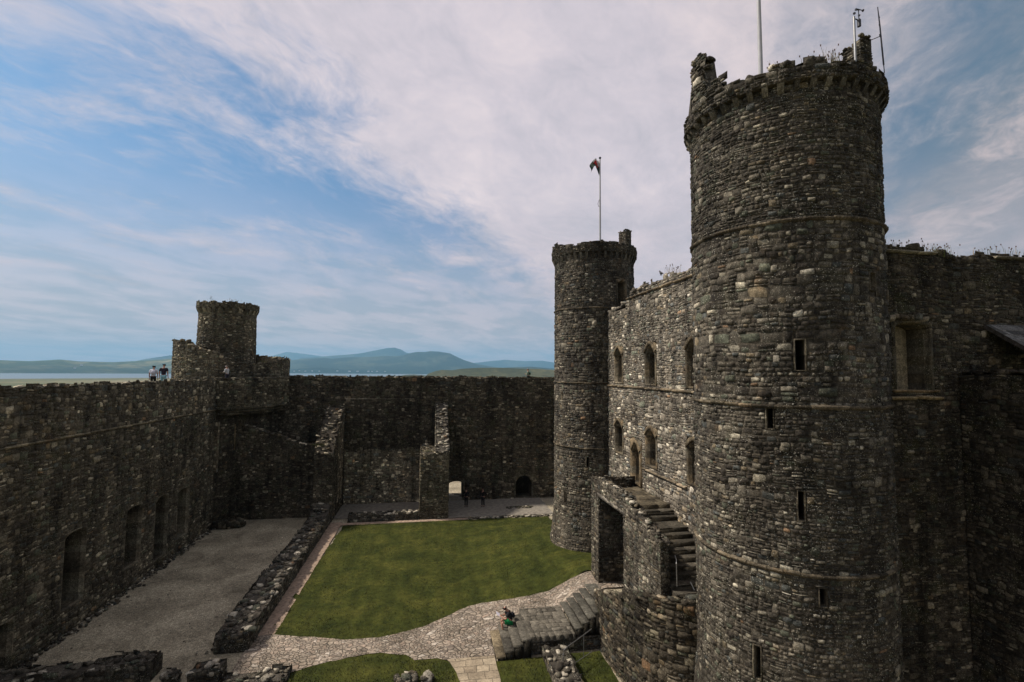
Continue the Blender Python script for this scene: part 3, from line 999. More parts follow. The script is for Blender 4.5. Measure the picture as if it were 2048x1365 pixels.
def ruin_wall(name, label, cat, x0, x1, y0, y1, top, along, seed, m_, light=.15, group=None, ch=(.10, .26), z0=-.2, n=7, gain=1.0, rsize=(.14, .36), noise_a=.08):
    """free standing rubble wall; top is a function of the coordinate it runs along ('x' or 'y')"""
    t = thing(name, label, cat, ((x0 + x1) / 2, (y0 + y1) / 2, 0), group)
    s = Skin(seed)
    tn = lambda u: top(u) + noise_a * vnoise(u * 1.9, seed)
    mx = max(tn(u) for u in np.linspace(y0 if along == 'y' else x0, y1 if along == 'y' else x1, 60)) + .15
    if along == 'y':
        s.masonry(planeX(x0, -1), y0, y1, z0, mx, ch=ch, topf=tn, gain=gain)
        s.masonry(planeX(x1, 1), y0, y1, z0, mx, ch=ch, topf=tn, gain=gain)
        s.masonry(planeY(y0, -1), x0, x1, z0, mx, ch=ch, topf=lambda u: tn(y0), gain=gain)
        s.masonry(planeY(y1, 1), x0, x1, z0, mx, ch=ch, topf=lambda u: tn(y1), gain=gain)
        pts = [((x0 + x1) / 2, y, tn(y) - .12) for y in np.linspace(y0, y1, 24)]
        for a, b in zip(pts[:-1], pts[1:]):
            s.quad((x0, a[1], a[2]), (x0, b[1], b[2]), (x1, b[1], b[2]), (x1, a[1], a[2]))
        wd = (x1 - x0) / 2
    else:
        s.masonry(planeY(y0, -1), x0, x1, z0, mx, ch=ch, topf=tn, gain=gain)
        s.masonry(planeY(y1, 1), x0, x1, z0, mx, ch=ch, topf=tn, gain=gain)
        s.masonry(planeX(x0, -1), y0, y1, z0, mx, ch=ch, topf=lambda u: tn(x0), gain=gain)
        s.masonry(planeX(x1, 1), y0, y1, z0, mx, ch=ch, topf=lambda u: tn(x1), gain=gain)
        pts = [(x, (y0 + y1) / 2, tn(x) - .12) for x in np.linspace(x0, x1, 24)]
        for a, b in zip(pts[:-1], pts[1:]):
            s.quad((a[0], y0, a[2]), (b[0], y0, b[2]), (b[0], y1, b[2]), (a[0], y1, a[2]))
        wd = (y1 - y0) / 2
    P = []; S = []
    for a, b in zip(pts[:-1], pts[1:]):
        a = np.array(a); b = np.array(b); L = np.linalg.norm(b - a)
        for _ in range(max(1, int(L * n * wd * 2.2))):
            q = a + (b - a) * s.rng.random()
            q[0 if along == 'y' else 1] += s.rng.uniform(-wd, wd)
            P.append(q + (0, 0, .03)); S.append(s.rng.uniform(*rsize))
    s.rocks(P, S, gain, .45, light)
    s.finish('wall', m_, t)
    return t


ruin_wall('ruined_wall', 'broken kitchen wall with a falling top edge in the far left corner', 'wall', -16.6, -9.55, 46.0, 46.9,
          poly_top([(-16.6, 8.9), (-15.8, 8.15), (-14.5, 7.7), (-12.9, 7.25), (-11.6, 6.55), (-9.5, 6.3)]), 'x', 51, M_STONE_N, .3)
cw = ruin_wall('ruined_wall', 'mossy gable stub left of the chapel, its top sloping down toward the lawn', 'wall', -9.6, -8.0, 44.4, 49.8,
               poly_top([(44.4, 5.9), (45.5, 6.9), (47.8, 8.75), (49.8, 9.6)]), 'y', 52, M_STONE_N, .35, n=9)
s = Skin(53)
s.masonry(planeX(-7.96, 1), 46.4, 48.9, 1.0, 8.0, ch=(.12, .3), gain=2.6, wav=.02)
s.finish('plaster_face', M_DRESSED, cw)
ruin_wall('ruined_wall', 'broad masonry pier right of the chapel floor, below the pale sloping gable', 'wall', -.6, 1.9, 44.0, 49.8,
          lambda y: 5.7, 'y', 54, M_STONE_W, .12, gain=1.25)
gw = ruin_wall('ruined_wall', 'narrow pale-stoned gable slope right of the chapel, resting on the broad pier', 'wall', .75, 1.9, 44.05, 49.8,
               poly_top([(44.05, 5.8), (46.5, 7.6), (49, 9.4), (49.8, 9.9)]), 'y', 55, M_STONE, .55, n=12, z0=5.5, gain=1.3)
ruin_wall('low_wall', 'long low rubble wall between the gravel hall floor and the lawn', 'wall', -9.45, -8.0, 24.9, 44.3,
          poly_top([(24.9, .85), (27, .9), (31, 1.0), (36, .8), (42, .9), (44, 1.6)]), 'y', 56, M_STONE, .10, n=11, rsize=(.16, .42), noise_a=.10)
ruin_wall('low_wall', 'low white-speckled rubble wall along the front of the chapel floor', 'wall', -6.6, -.7, 43.9, 44.9,
          lambda x: .62, 'x', 57, M_STONE, .25, n=10)
ruin_wall('low_wall', 'low dark wall at the bottom left corner, running out from the left curtain wall', 'wall', -17.3, -11.2, 23.2, 24.15,
          poly_top([(-17.3, .5), (-14, .55), (-12.5, .7), (-11.2, .8)]), 'x', 58, M_STONE, .15, n=8, rsize=(.18, .42))
ruin_wall('low_wall', 'short stump of rubble wall beside the gravel entrance at the bottom left', 'wall', -9.5, -8.35, 22.5, 23.45,
          lambda x: .55, 'x', 59, M_STONE, .25, n=9)
ruin_wall('low_wall', 'tiny rubble stump in the gravel between two low walls', 'wall', -10.55, -10.0, 22.7, 23.1,
          lambda x: .45, 'x', 60, M_STONE, .25, n=9)
ruin_wall('low_wall', 'low rough cobble edging under the path near the bottom left', 'wall', -8.2, -5.6, 22.1, 23.0,
          lambda x: .22, 'x', 61, M_STONE, .2, n=14, rsize=(.14, .3))
ruin_wall('low_wall', 'low wall topped with white stones, south of the stone platform', 'wall', 5.35, 6.35, 17.0, 22.4,
          lambda y: .55, 'y', 62, M_STONE, .30, n=10, rsize=(.2, .42))


# ------------------------------------------------------------------ ground
def sstep(t):
    t = min(max(t, 0), 1)
    return t * t * (3 - 2 * t)


def interp(x, pts):
    if x <= pts[0][0]: return pts[0][1]
    for a, b in zip(pts[:-1], pts[1:]):
        if x <= b[0]:
            return a[1] + (b[1] - a[1]) * (x - a[0]) / (b[0] - a[0])
    return pts[-1][1]


def hgt(x, y):
    """height of the ward: it climbs towards the gatehouse stair"""
    a = interp(x, [(3.3, 0), (4.6, .30), (7.0, .72), (8.6, 1.66), (9.2, 1.8)])
    b = 1.35 * sstep((x - 2.5) / 7.5)
    if y < 22.5: return 0.0
    if y < 24.6: k = sstep((y - 22.5) / 1.5); h = a * k
    elif y < 27: h = a
    elif y < 31: k = sstep((y - 27) / 4); h = a * (1 - k) + b * k
    else: h = b
    if y > 35: h *= 1 - sstep((y - 35) / 8)
    return h


def grid_coords(lo, hi, step, far):
    a = list(np.arange(lo, hi + 1e-6, step))
    d = step; x = hi; up = []
    while x < far:
        d *= 1.35; x += d; up.append(x)
    d = step; x = lo; dn = []
    while x > -far:
        d *= 1.35; x -= d; dn.append(x)
    return np.array(dn[::-1] + a + up)


m_, w = mat('gravel')
geo = w.n('ShaderNodeTexCoord').outputs['Object']
v = w.n('ShaderNodeTexVoronoi', {'Vector': geo, 'Scale': 26.0})
n1 = w.noise(geo, .45, 6, .6, .5); n2 = w.noise(geo, 5, 6, .7); n3 = w.noise(geo, 60, 3, .7); n4 = w.noise(geo, 9, 5, .75)
c = w.ramp(n1, [(.3, (.19, .165, .115)), (.5, (.34, .298, .21)), (.7, (.48, .42, .30))])
c = w.mix(1.0, c, w.ramp(n2, [(.3, .72), (.7, 1.22)]), 'MULTIPLY')
c = w.mix(.75, c, w.ramp(v.outputs['Color'], [(.15, .55), (.6, 1.0), (.95, 1.8)]), 'MULTIPLY')
c = w.mix(.6, c, w.ramp(n3, [(.3, .6), (.7, 1.5)]), 'MULTIPLY')
c = w.mix(.8, c, w.ramp(n4, [(.3, .62), (.5, 1.0), (.7, 1.45)]), 'MULTIPLY')
bp = w.n('ShaderNodeBump', {'Height': w.m('ADD', v.outputs['Distance'], w.m('MULTIPLY', n2, .8)), 'Strength': .8, 'Distance': .03}).outputs[0]
principled(w, **{'Base Color': c, 'Roughness': .95, 'Normal': bp, 'Specular IOR Level': .2})
M_GRAVEL = m_

m_, w = mat('dune_grass')
geo = w.n('ShaderNodeTexCoord').outputs['Object']
n1 = w.noise(geo, .0011, 8, .62, .5); n2 = w.noise(geo, .02, 6, .6)
c = w.ramp(n1, [(.35, (.055, .07, .022)), (.5, (.12, .115, .045)), (.62, (.20, .17, .085))])
c = w.mix(1.0, c, w.ramp(n2, [(.3, .6), (.7, 1.4)]), 'MULTIPLY')
principled(w, **{'Base Color': c, 'Roughness': .95, 'Specular IOR Level': .1})
M_DUNE = m_

gx = grid_coords(-21, 27, .4, 21000); gy = grid_coords(5, 60, .4, 21000)
nx, ny = len(gx), len(gy)
V = []
for y in gy:
    for x in gx:
        dx = max(-21.5 - x, x - 27, 0); dy = max(5 - y, y - 58, 0)
        d = sqrt(dx * dx + dy * dy); r = sqrt(x * x + y * y)
        if d <= 0:
            z = hgt(x, y) - .04 + .012 * vnoise(x * 1.1 + y * .7, 2)
            if x < -17.3 - .2 or y > 49.9: z -= .0
        else:
            z = -58.0 * sstep((d - 6) / 150.0) + 3.0 * vnoise(x * .004 + y * .006, 3) * sstep((d - 60) / 300)
            z = max(z, -59.3)
        if r > 4300:
            z = -59.2 - 6 * sstep((r - 4500 - 300 * vnoise(atan2(x, y) * 9, 4)) / 400)
        V.append((x, y, z))
F = []; mi = []
for j in range(ny - 1):
    for i in range(nx - 1):
        F.append((j * nx + i, j * nx + i + 1, (j + 1) * nx + i + 1, (j + 1) * nx + i))
        cx_, cy_ = (gx[i] + gx[i + 1]) / 2, (gy[j] + gy[j + 1]) / 2
        mi.append(0 if (-22 < cx_ < 27.5 and 4 < cy_ < 60) else 1)
me = quadmesh('ground', V, F)
me.polygons.foreach_set('material_index', np.array(mi, dtype=np.int32))
me.polygons.foreach_set('use_smooth', np.ones(len(F), dtype=bool))
g = link('ground', me, [M_GRAVEL, M_DUNE]); tag(g, kind='structure')


def inpoly(x, y, P):
    c = False; n = len(P); j = n - 1
    for i in range(n):
        xi, yi = P[i]; xj, yj = P[j]
        if (yi > y) != (yj > y) and x < (xj - xi) * (y - yi) / (yj - yi) + xi: c = not c
        j = i
    return c


def drape(name, poly, dz, step, m_, rough=0.0, seed=0, crown=0.0):
    """surface patch that follows the ward's height; its outline is irregular"""
    P = []
    n = len(poly)
    for i in range(n):
        a = poly[i]; b = poly[(i + 1) % n]
        L = math.hypot(b[0] - a[0], b[1] - a[1]); k = max(1, int(L / .22))
        for q in range(k):
            t = q / k; x = a[0] + (b[0] - a[0]) * t; y = a[1] + (b[1] - a[1]) * t
            nxn, nyn = (b[1] - a[1]) / L, -(b[0] - a[0]) / L
            o = rough * vnoise((x * 1.7 + y * 1.3) * 1.4, seed) * (1 if q else .3)
            P.append((x + nxn * o, y + nyn * o))
    xs = [p[0] for p in P]; ys = [p[1] for p in P]
    rng = random.Random(seed)
    pts = [Vector(p) for p in P]
    edges = [(i, (i + 1) % len(P)) for i in range(len(P))]
    x = min(xs)
    while x < max(xs):
        y = min(ys)
        while y < max(ys):
            q = (x + rng.uniform(-.2, .2) * step, y + rng.uniform(-.2, .2) * step)
            if inpoly(q[0], q[1], P): pts.append(Vector(q))
            y += step
        x += step
    vo, eo, fo, *_ = geometry.delaunay_2d_cdt(pts, edges, [], 0, 1e-4)
    V = [(v.x, v.y, hgt(v.x, v.y) + dz + (.02 * vnoise(v.x * .9 + v.y * 1.3, seed) if crown else 0)) for v in vo]
    F = [f for f in fo if inpoly(sum(vo[i].x for i in f) / 3, sum(vo[i].y for i in f) / 3, P)]
    me = bpy.data.meshes.new(name); me.from_pydata(V, [], F)
    me.polygons.foreach_set('use_smooth', np.ones(len(F), dtype=bool))
    o = link(name, me, m_)
    tag(o, kind='structure')
    return o


m_, w = mat('lawn_grass')
geo = w.n('ShaderNodeTexCoord').outputs['Object']
n1 = w.noise(geo, .55, 6, .62, .4); n2 = w.noise(geo, 3.2, 7, .7, .2); n3 = w.noise(geo, 45, 3, .7)
c = w.ramp(n1, [(.32, (.024, .032, .007)), (.5, (.043, .050, .010)), (.68, (.070, .072, .015))])
c = w.mix(1.0, c, w.ramp(n2, [(.25, .45), (.5, 1.0), (.75, 1.5)]), 'MULTIPLY')
c = w.mix(.7, c, w.ramp(n3, [(.25, .5), (.75, 1.6)]), 'MULTIPLY')
mow = w.n('ShaderNodeTexWave', {'Vector': geo, 'Scale': .32, 'Distortion': 1.2, 'Detail': 2.0}, bands_direction='X').outputs[1]
c = w.mix(.5, c, w.ramp(mow, [(.2, .86), (.8, 1.14)]), 'MULTIPLY')
dk = w.noise(geo, 1.15, 3, .5, .1)
c = w.mix(w.ramp(dk, [(.66, 0.0), (.74, .55)]), c, (.018, .026, .006))
bp = w.n('ShaderNodeBump', {'Height': w.m('ADD', n3, w.m('MULTIPLY', n2, 2.0)), 'Strength': .7, 'Distance': .05}).outputs[0]
principled(w, **{'Base Color': c, 'Roughness': .95, 'Normal': bp, 'Specular IOR Level': .1})
M_LAWN = m_


def cobble_mat(name, scale, stretch, cols, gap=.05, moss=.2):
    m_, w = mat(name)
    geo = w.n('ShaderNodeTexCoord').outputs['Object']
    wn = w.n('ShaderNodeTexNoise', {'Vector': geo, 'Scale': 2.6, 'Detail': 4.0}).outputs['Color']
    vv = w.mix(.12, geo, wn, 'LINEAR_LIGHT')
    mp = w.n('ShaderNodeMapping', {'Vector': vv, 'Scale': stretch}).outputs[0]
    pick = w.ramp(w.noise(geo, 1.1, 4, .6), [(.47, 0.0), (.50, 1.0)])
    res = []
    for sc_ in (scale * .72, scale * 1.35):
        a = w.n('ShaderNodeTexVoronoi', {'Vector': mp, 'Scale': sc_, 'Randomness': 1.0}, feature='F1', voronoi_dimensions='2D')
        e = w.n('ShaderNodeTexVoronoi', {'Vector': mp, 'Scale': sc_, 'Randomness': 1.0}, feature='DISTANCE_TO_EDGE', voronoi_dimensions='2D')
        res.append((w.ramp(w.n('ShaderNodeSeparateColor', {0: a.outputs['Color']}).outputs[0], cols), e.outputs['Distance']))
    c = w.mix(pick, res[0][0], res[1][0])
    ed = w.n('ShaderNodeMix', {0: pick, 2: res[0][1], 3: res[1][1]}, data_type='FLOAT').outputs[0]
    n2 = w.noise(geo, 14, 7, .75); n1 = w.noise(geo, .7, 6, .6)
    c = w.mix(.9, c, w.ramp(n2, [(.3, .5), (.7, 1.5)]), 'MULTIPLY')
    c = w.mix(1.0, c, w.ramp(n1, [(.3, (.62, .60, .55)), (.6, (1.15, 1.12, 1.08))]), 'MULTIPLY')
    gj = w.m('MULTIPLY', w.ramp(ed, [(gap * .3, 1.0), (gap, 0.0)]), w.ramp(n1, [(.35, 1.0), (.65, .55)]))
    c = w.mix(gj, c, (.045, .042, .026))
    hh = w.m('ADD', w.ramp(ed, [(0.0, 0.0), (gap * 2.2, 1.0)]), w.m('MULTIPLY', n2, .45))
    bp = w.n('ShaderNodeBump', {'Height': hh, 'Strength': 1.0, 'Distance': .05}).outputs[0]
    principled(w, **{'Base Color': c, 'Roughness': .9, 'Normal': bp, 'Specular IOR Level': .25})
    return m_


M_COBBLE = cobble_mat('cobble_path', 4.6, (1.0, 1.35, 1), [(.0, (.17, .145, .12)), (.3, (.27, .235, .19)), (.6, (.36, .31, .25)), (.85, (.30, .24, .19)), (1.0, (.46, .42, .36))], .07)
m_, w = mat('flagstone_path')
geo = w.n('ShaderNodeTexCoord').outputs['Object']
wn = w.n('ShaderNodeTexNoise', {'Vector': geo, 'Scale': 1.6, 'Detail': 3.0}).outputs['Color']
vv = w.mix(.14, geo, wn, 'LINEAR_LIGHT')
bk = w.n('ShaderNodeTexBrick', {'Vector': vv, 'Color1': (.24, .195, .135, 1), 'Color2': (.36, .30, .21, 1), 'Mortar': (.16, .135, .095, 1), 'Scale': 1.0, 'Mortar Size': .018, 'Mortar Smooth': .4, 'Brick Width': .72, 'Row Height': .48, 'Bias': -.1}, offset=.37, squash=.8, squash_frequency=3)
n2 = w.noise(geo, 11, 7, .7); n1 = w.noise(geo, 1.2, 5, .6)
c = w.mix(.9, bk.outputs['Color'], w.ramp(n2, [(.3, .6), (.7, 1.4)]), 'MULTIPLY')
c = w.mix(1.0, c, w.ramp(n1, [(.3, .65), (.6, 1.15)]), 'MULTIPLY')
bp = w.n('ShaderNodeBump', {'Height': w.m('SUBTRACT', w.m('MULTIPLY', n2, .4), bk.outputs['Fac']), 'Strength': .8, 'Distance': .03}).outputs[0]
principled(w, **{'Base Color': c, 'Roughness': .9, 'Normal': bp, 'Specular IOR Level': .2})
M_FLAG = m_
M_PINK = simple_mat('packed_earth', (.30, .225, .165), .95, 0, .45, 5.0, .1)
M_PALE = simple_mat('pale_grit', (.21, .19, .155), .95, 0, .35, 3.0, .1)

lawn = [(-7.6, 25.95), (-3.7, 25.05), (-2.2, 25.0), (-.9, 25.35), (.3, 25.9), (1.35, 26.7), (2.4, 27.5), (3.2, 27.75), (4.4, 27.4), (5.75, 27.1), (7.2, 27.15), (8.4, 26.8), (9.05, 27.0),
        (11.6, 27), (11.6, 34), (10.9, 40), (10.8, 43.1), (3.6, 43.15), (-6.75, 43.0)]
drape('lawn', lawn, .035, .5, M_LAWN, .12, 3, 1)
drape('lawn', [(-6.6, 19.5), (-6.4, 22.4), (-5.3, 23.15), (-3.3, 23.65), (-2.0, 23.8), (-.75, 23.5), (-.35, 23.0), (.6, 22.95), (1.1, 22.6), (1.4, 21.9), (1.6, 21.0), (1.7, 19.5)], .035, .4, M_LAWN, .06, 5, 1)
drape('lawn', [(3.2, 17), (3.2, 22.3), (8.1, 22.35), (8.1, 17)], .03, .4, M_LAWN, .04, 6, 1)
drape('path', [(-8.1, 23.0), (-6.4, 22.4), (-5.0, 23.1), (-3.3, 23.6), (-2.0, 23.75), (-.8, 23.4), (-.4, 22.9), (.6, 22.9), (1.1, 22.7), (3.2, 22.7), (3.25, 24.6), (8.5, 24.6), (8.9, 24.6), (11.65, 24.6), (11.65, 26.5),
                (9.05, 26.75), (8.4, 26.85), (7.2, 27.2), (5.75, 27.15), (4.4, 27.45), (3.2, 27.8), (2.4, 27.55), (1.35, 26.75), (.3, 25.95), (-.9, 25.4), (-2.2, 25.05), (-3.7, 25.1), (-7.2, 26.1), (-8.1, 26.1)], .05, .4, M_COBBLE, .06, 7)
drape('path', [(1.6, 18.5), (1.55, 21.0), (1.35, 21.9), (1.05, 22.72), (3.2, 22.72), (3.2, 18.5)], .056, .5, M_FLAG, .03, 8)
drape('path', [(5.2, 25.3), (8.4, 25.5), (9.0, 25.5), (9.0, 26.7), (7.2, 27.15), (5.75, 27.1), (4.6, 27.2), (4.3, 26.0)], .058, .4, M_COBBLE, .05, 15)
drape('path', [(-7.98, 26.0), (-7.2, 26.0), (-7.0, 43.9), (-7.98, 43.9)], .045, .5, M_PINK, .03, 9)
drape('path', [(-7.3, 43.0), (3.7, 43.15), (3.7, 43.65), (-7.3, 43.6)], .050, .5, M_PINK, .03, 10)
drape('path', [(3.6, 43.9), (11.5, 43.9), (11.5, 49.6), (2.0, 49.6), (1.95, 43.9)], .03, .6, M_PALE, .1, 11)
drape('path', [(-7.95, 45.0), (-.65, 45.0), (-.65, 49.65), (-7.95, 49.65)], .03, .6, M_PALE, .05, 12)
# pale cobble edge between far gravel and lawn
s = Skin(63)
s.rocks([(3.6 + 7.6 * s.rng.random(), 43.55 + s.rng.uniform(-.18, .18), .03) for _ in range(190)], s.rng.uniform(.12, .26, 190), 1.5, .5, .3)
o = s.finish('cobble_edging', M_STONE); tag(o, 'row of loose pale cobbles between far gravel and the lawn', 'edging')
s = Skin(64)
s.rocks([(7.4 + 2.6 * s.rng.random(), 46.3 + s.rng.uniform(-.3, .3), .04) for _ in range(60)], s.rng.uniform(.12, .3, 60), 1.0, .5, .05)
o = s.finish('rubble_line', M_STONE_W); tag(o, 'faint line of footing stones in the far right gravel', 'rubble')
s = Skin(65)
s.rocks([(-.65 + .30 * s.rng.normal(), 21.35 + .18 * s.rng.normal(), .1 + .12 * s.rng.random()) for _ in range(26)], s.rng.uniform(.2, .42, 26), 1.0, .7, .1)
o = s.finish('stone_pile', M_STONE); tag(o, 'small heap of dark stones on the lower lawn at the bottom edge', 'stones')
s = Skin(66)
s.rocks([(-16.0 + 1.0 * s.rng.uniform(-1, 1), 44.1 + .4 * s.rng.uniform(-1, 1), .12 + .25 * s.rng.random()) for _ in range(110)], s.rng.uniform(.35, .6, 110), .8, .7, .05)
o = s.finish('stone_pile', M_STONE_N); tag(o, 'dark mound of fallen stones at the foot of the left wall corner', 'stones')
# loose stones on the gravel
s = Skin(67)
P = [(s.rng.uniform(-17, -9.7), s.rng.uniform(24, 44), .02) for _ in range(260)]
s.rocks(P, s.rng.uniform(.02, .07, 260), 3.0, .6, .5)
P = [(-17.25 + abs(s.rng.normal()) * .22, s.rng.uniform(22, 44), .03) for _ in range(420)] + [(-9.55 - abs(s.rng.normal()) * .15, s.rng.uniform(25, 44), .03) for _ in range(200)]
s.rocks(P, s.rng.uniform(.05, .20, 620), 1.1, .6, .08)
o = s.finish('loose_stones', M_STONE); tag(o, kind='stuff', label='small loose stones and debris over the gravel hall floor', cat='stones')


# ------------------------------------------------------------------ slabs and stairs
def riser(s, x0, x1, y0, y1, z0, z1, g=(.022, .020, .016)):  # near-black: shade below the nosing is put into the colour
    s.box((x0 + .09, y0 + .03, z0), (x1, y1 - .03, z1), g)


def slabs(s, x0, x1, y0, y1, z0, z1, along, seglen, gain=1.0, bev=.02, cols=None):
    """row of butted stone slabs"""
    rng = s.rng
    lo, hi = (x0, x1) if along == 'x' else (y0, y1)
    u = lo
    while u < hi - 1e-4:
        w_ = seglen * rng.uniform(.7, 1.4)
        if hi - (u + w_) < seglen * .4: w_ = hi - u
        a, b = u + .006, u + w_ - .006
        X0, X1, Y0, Y1 = (a, b, y0, y1) if along == 'x' else (x0, x1, a, b)
        j = lambda: rng.uniform(-.012, .012)
        dz = rng.uniform(-.012, .008)
        V = [(X0 + j(), Y0 + j(), z0), (X1 + j(), Y0 + j(), z0), (X1 + j(), Y1 + j(), z0), (X0 + j(), Y1 + j(), z0),
             (X0 + j(), Y0 + j(), z1 - bev + dz), (X1 + j(), Y0 + j(), z1 - bev + dz), (X1 + j(), Y1 + j(), z1 - bev + dz), (X0 + j(), Y1 + j(), z1 - bev + dz),
             (X0 + bev, Y0 + bev, z1 + dz), (X1 - bev, Y0 + bev, z1 + dz), (X1 - bev, Y1 - bev, z1 + dz), (X0 + bev, Y1 - bev, z1 + dz)]
        F = [(0, 1, 5, 4), (1, 2, 6, 5), (2, 3, 7, 6), (3, 0, 4, 7), (4, 5, 9, 8), (5, 6, 10, 9), (6, 7, 11, 10), (7, 4, 8, 11), (8, 9, 10, 11)]
        c = np.array(cols if cols is not None else (.14, .135, .12)) * rng.uniform(.65, 1.35) * gain
        s.add(V, F, [c] * len(F))
        u += w_


plat = thing('stone_steps', 'paved slate platform with shallow steps at both ends, where a visitor sits', 'steps', (5.8, 23.8, 0))
for i in range(4):
    s = Skin(400 + i)
    x = 3.22 + .40 * i
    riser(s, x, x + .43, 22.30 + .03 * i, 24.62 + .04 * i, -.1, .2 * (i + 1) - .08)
    slabs(s, x, x + .46, 22.30 + .03 * i, 24.62 + .04 * i, .2 * (i + 1) - .085, .2 * (i + 1) - .005, 'y', 1.0, cols=(.17, .145, .10) if i == 0 else (.095, .092, .080))
    s.finish('step', M_SLAB, plat)
s = Skin(405)
yy = 22.55
while yy < 25.2:
    y2 = min(yy + s.rng.uniform(.26, .42), 25.28)
    if 25.28 - y2 < .15: y2 = 25.28
    slabs(s, 4.8, 7.0, yy + .006, y2 - .006, .55, .8, 'x', .36, bev=.02, cols=(.115, .11, .095))
    yy = y2 + 1e-3
s.masonry(planeY(22.58, -1), 4.4, 8.4, 0, .62, ch=(.1, .2))
s.quad((4.4, 22.6, 0), (8.4, 22.6, 0), (8.4, 22.6, .6), (4.4, 22.6, .6))
s.quad((4.4, 22.62, .5), (7.1, 22.62, .5), (7.1, 25.2, .5), (4.4, 25.2, .5))
s.finish('platform', M_SLAB, plat)
for i in range(5):
    s = Skin(410 + i)
    x = 6.98 + .34 * i
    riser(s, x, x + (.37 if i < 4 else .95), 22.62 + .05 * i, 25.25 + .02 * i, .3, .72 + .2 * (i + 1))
    slabs(s, x, x + (.40 if i < 4 else .95), 22.62 + .05 * i, 25.25 + .02 * i, .72 + .2 * (i + 1), .8 + .2 * (i + 1), 'y', 1.0, cols=(.085, .085, .075))
    s.finish('step', M_SLAB, plat)

stair = thing('external_staircase', 'tall external stone staircase with landing, climbing beside the gatehouse front', 'staircase', (10.3, 22, 1.5))
SX, SX2 = 9.1, 11.6
top_st = poly_top([(16.9, 5.95), (17.4, 6.1), (19.5, 6.68), (21.9, 7.35), (25.2, 7.35), (26.4, 7.15)])
s = Skin(420)
hole = (21.9, 25.25, 1.0, 6.33)
tn = lambda y: top_st(y) + .06 * vnoise(y * 2.1, 3)
s.masonry(planeX(SX, -1), 18.2, 26.4, .8, 7.6, ch=(.09, .26), holes=[hole], topf=tn, gain=1.3, split=.5, rag=.06)
s.masonry(planeX(SX + .42, 1), 18.2, 21.85, 3.5, 7.6, ch=(.1, .26), topf=tn, gain=1.0, rag=.06)
s.masonry(planeX(SX + .42, 1), 21.85, 26.4, 6.4, 7.6, ch=(.1, .26), topf=tn, gain=1.0, rag=.06)
s.masonry(planeY(18.2, -1), SX, SX + .42, .8, 6.3, ch=(.1, .26), gain=1.0)
s.masonry(planeY(26.4, 1), SX, 11.7, .8, 7.1, ch=(.1, .26), gain=1.0)
s.masonry(planeY(26.0, -1), SX + .42, 11.3, 6.5, 7.2, ch=(.1, .2), gain=1.0, topf=lambda x: 7.2 - .12 * max(0, x - 10.4))
for a, b in zip(np.arange(18.2, 26.3, .4), np.arange(18.6, 26.7, .4)):
    b = min(b, 26.4)
    s.quad((SX, a, tn(a) - .13), (SX, b, tn(b) - .13), (SX + .42, b, tn(b) - .13), (SX + .42, a, tn(a) - .13))
s.quad((SX, 26.0, 7.02), (11.4, 26.0, 7.02), (11.4, 26.4, 7.02), (SX, 26.4, 7.02))
topstones(s, [(SX + .2, y, tn(y) - .1) for y in np.arange(18.3, 26.5, .5)], (.10, .24), 14, .16, light=.25, flat=.5)
topstones(s, [(SX + .2, 26.2, 7.05), (11.2, 26.2, 7.0)], (.12, .34), 9, .18, light=.1, flat=.5)
s.finish('parapet_wall', M_STONE, stair)
s = Skin(421)   # passage below the landing
g = (.10, .09, .075)
s.masonry(planeY(21.9, 1), SX, 11.68, .8, 6.33, ch=(.1, .26), gain=.9)
s.masonry(planeY(25.25, -1), SX, 11.68, .8, 6.33, ch=(.1, .26), gain=.9)
s.quad((SX + .02, 21.9, 6.33), (11.7, 21.9, 6.33), (11.7, 25.25, 6.33), (SX + .02, 25.25, 6.33), g)
s.box((SX - .02, 21.75, 6.33), (SX + .3, 25.4, 6.52), (.17, .16, .15))
s.box((SX + .02, 25.26, .8), (11.68, 26.38, 6.4), g)
s.box((SX + .02, 18.25, .8), (11.66, 21.88, 3.9), g)
s.finish('passage', M_STONE, stair)
s = Skin(422)
yy = 22.3
while yy < 26.0:
    y2 = min(yy + s.rng.uniform(.35, .6), 26.0)
    if 26.0 - y2 < .2: y2 = 26.0
    slabs(s, SX + .42, 11.68, yy + .005, y2 - .005, 6.42, 6.62, 'x', .6, bev=.012, cols=(.085, .075, .055))
    yy = y2 + 1e-3
s.finish('landing', M_SLAB, stair)
ys = [22.3, 21.95, 21.6] + [21.6 - .95 - .36 * k for k in range(10)]
z = 6.62
for i in range(len(ys) - 1):
    z -= .19
    s = Skin(430 + i)
    s.box((SX + .42, ys[i + 1] + .035, z - .5), (11.68, ys[i], z - .07), (.05, .046, .036))
    slabs(s, SX + .42, 11.68, ys[i + 1] - .01, ys[i], z - .06, z, 'x', 1.2, bev=.012, cols=(.062, .058, .048))
    s.finish('step', M_SLAB, stair)
s = Skin(450)
s.box((SX + .42, 17.6, 3.9), (11.68, ys[-1], 4.35), (.07, .065, .055))
s.box((SX + .42, ys[-1], 3.9), (11.68, 22.2, 4.2), (.07, .065, .055))
s.finish('stair_foot', M_SLAB, stair)

# curved wall wrapping the lower stair
cwl = thing('curved_wall', 'curved dark retaining wall with a rough rim, in front of the staircase foot', 'wall', (9, 20, 0))
cpts = [(8.42, 23.9, 2.15), (8.3, 23.3, 2.42), (8.22, 22.2, 2.75), (8.22, 21.0, 3.22), (8.32, 20.0, 3.65), (8.50, 19.0, 4.02), (8.72, 18.3, 4.28), (9.2, 17.5, 4.45), (9.8, 17.1, 4.62), (10.6, 16.7, 4.75)]
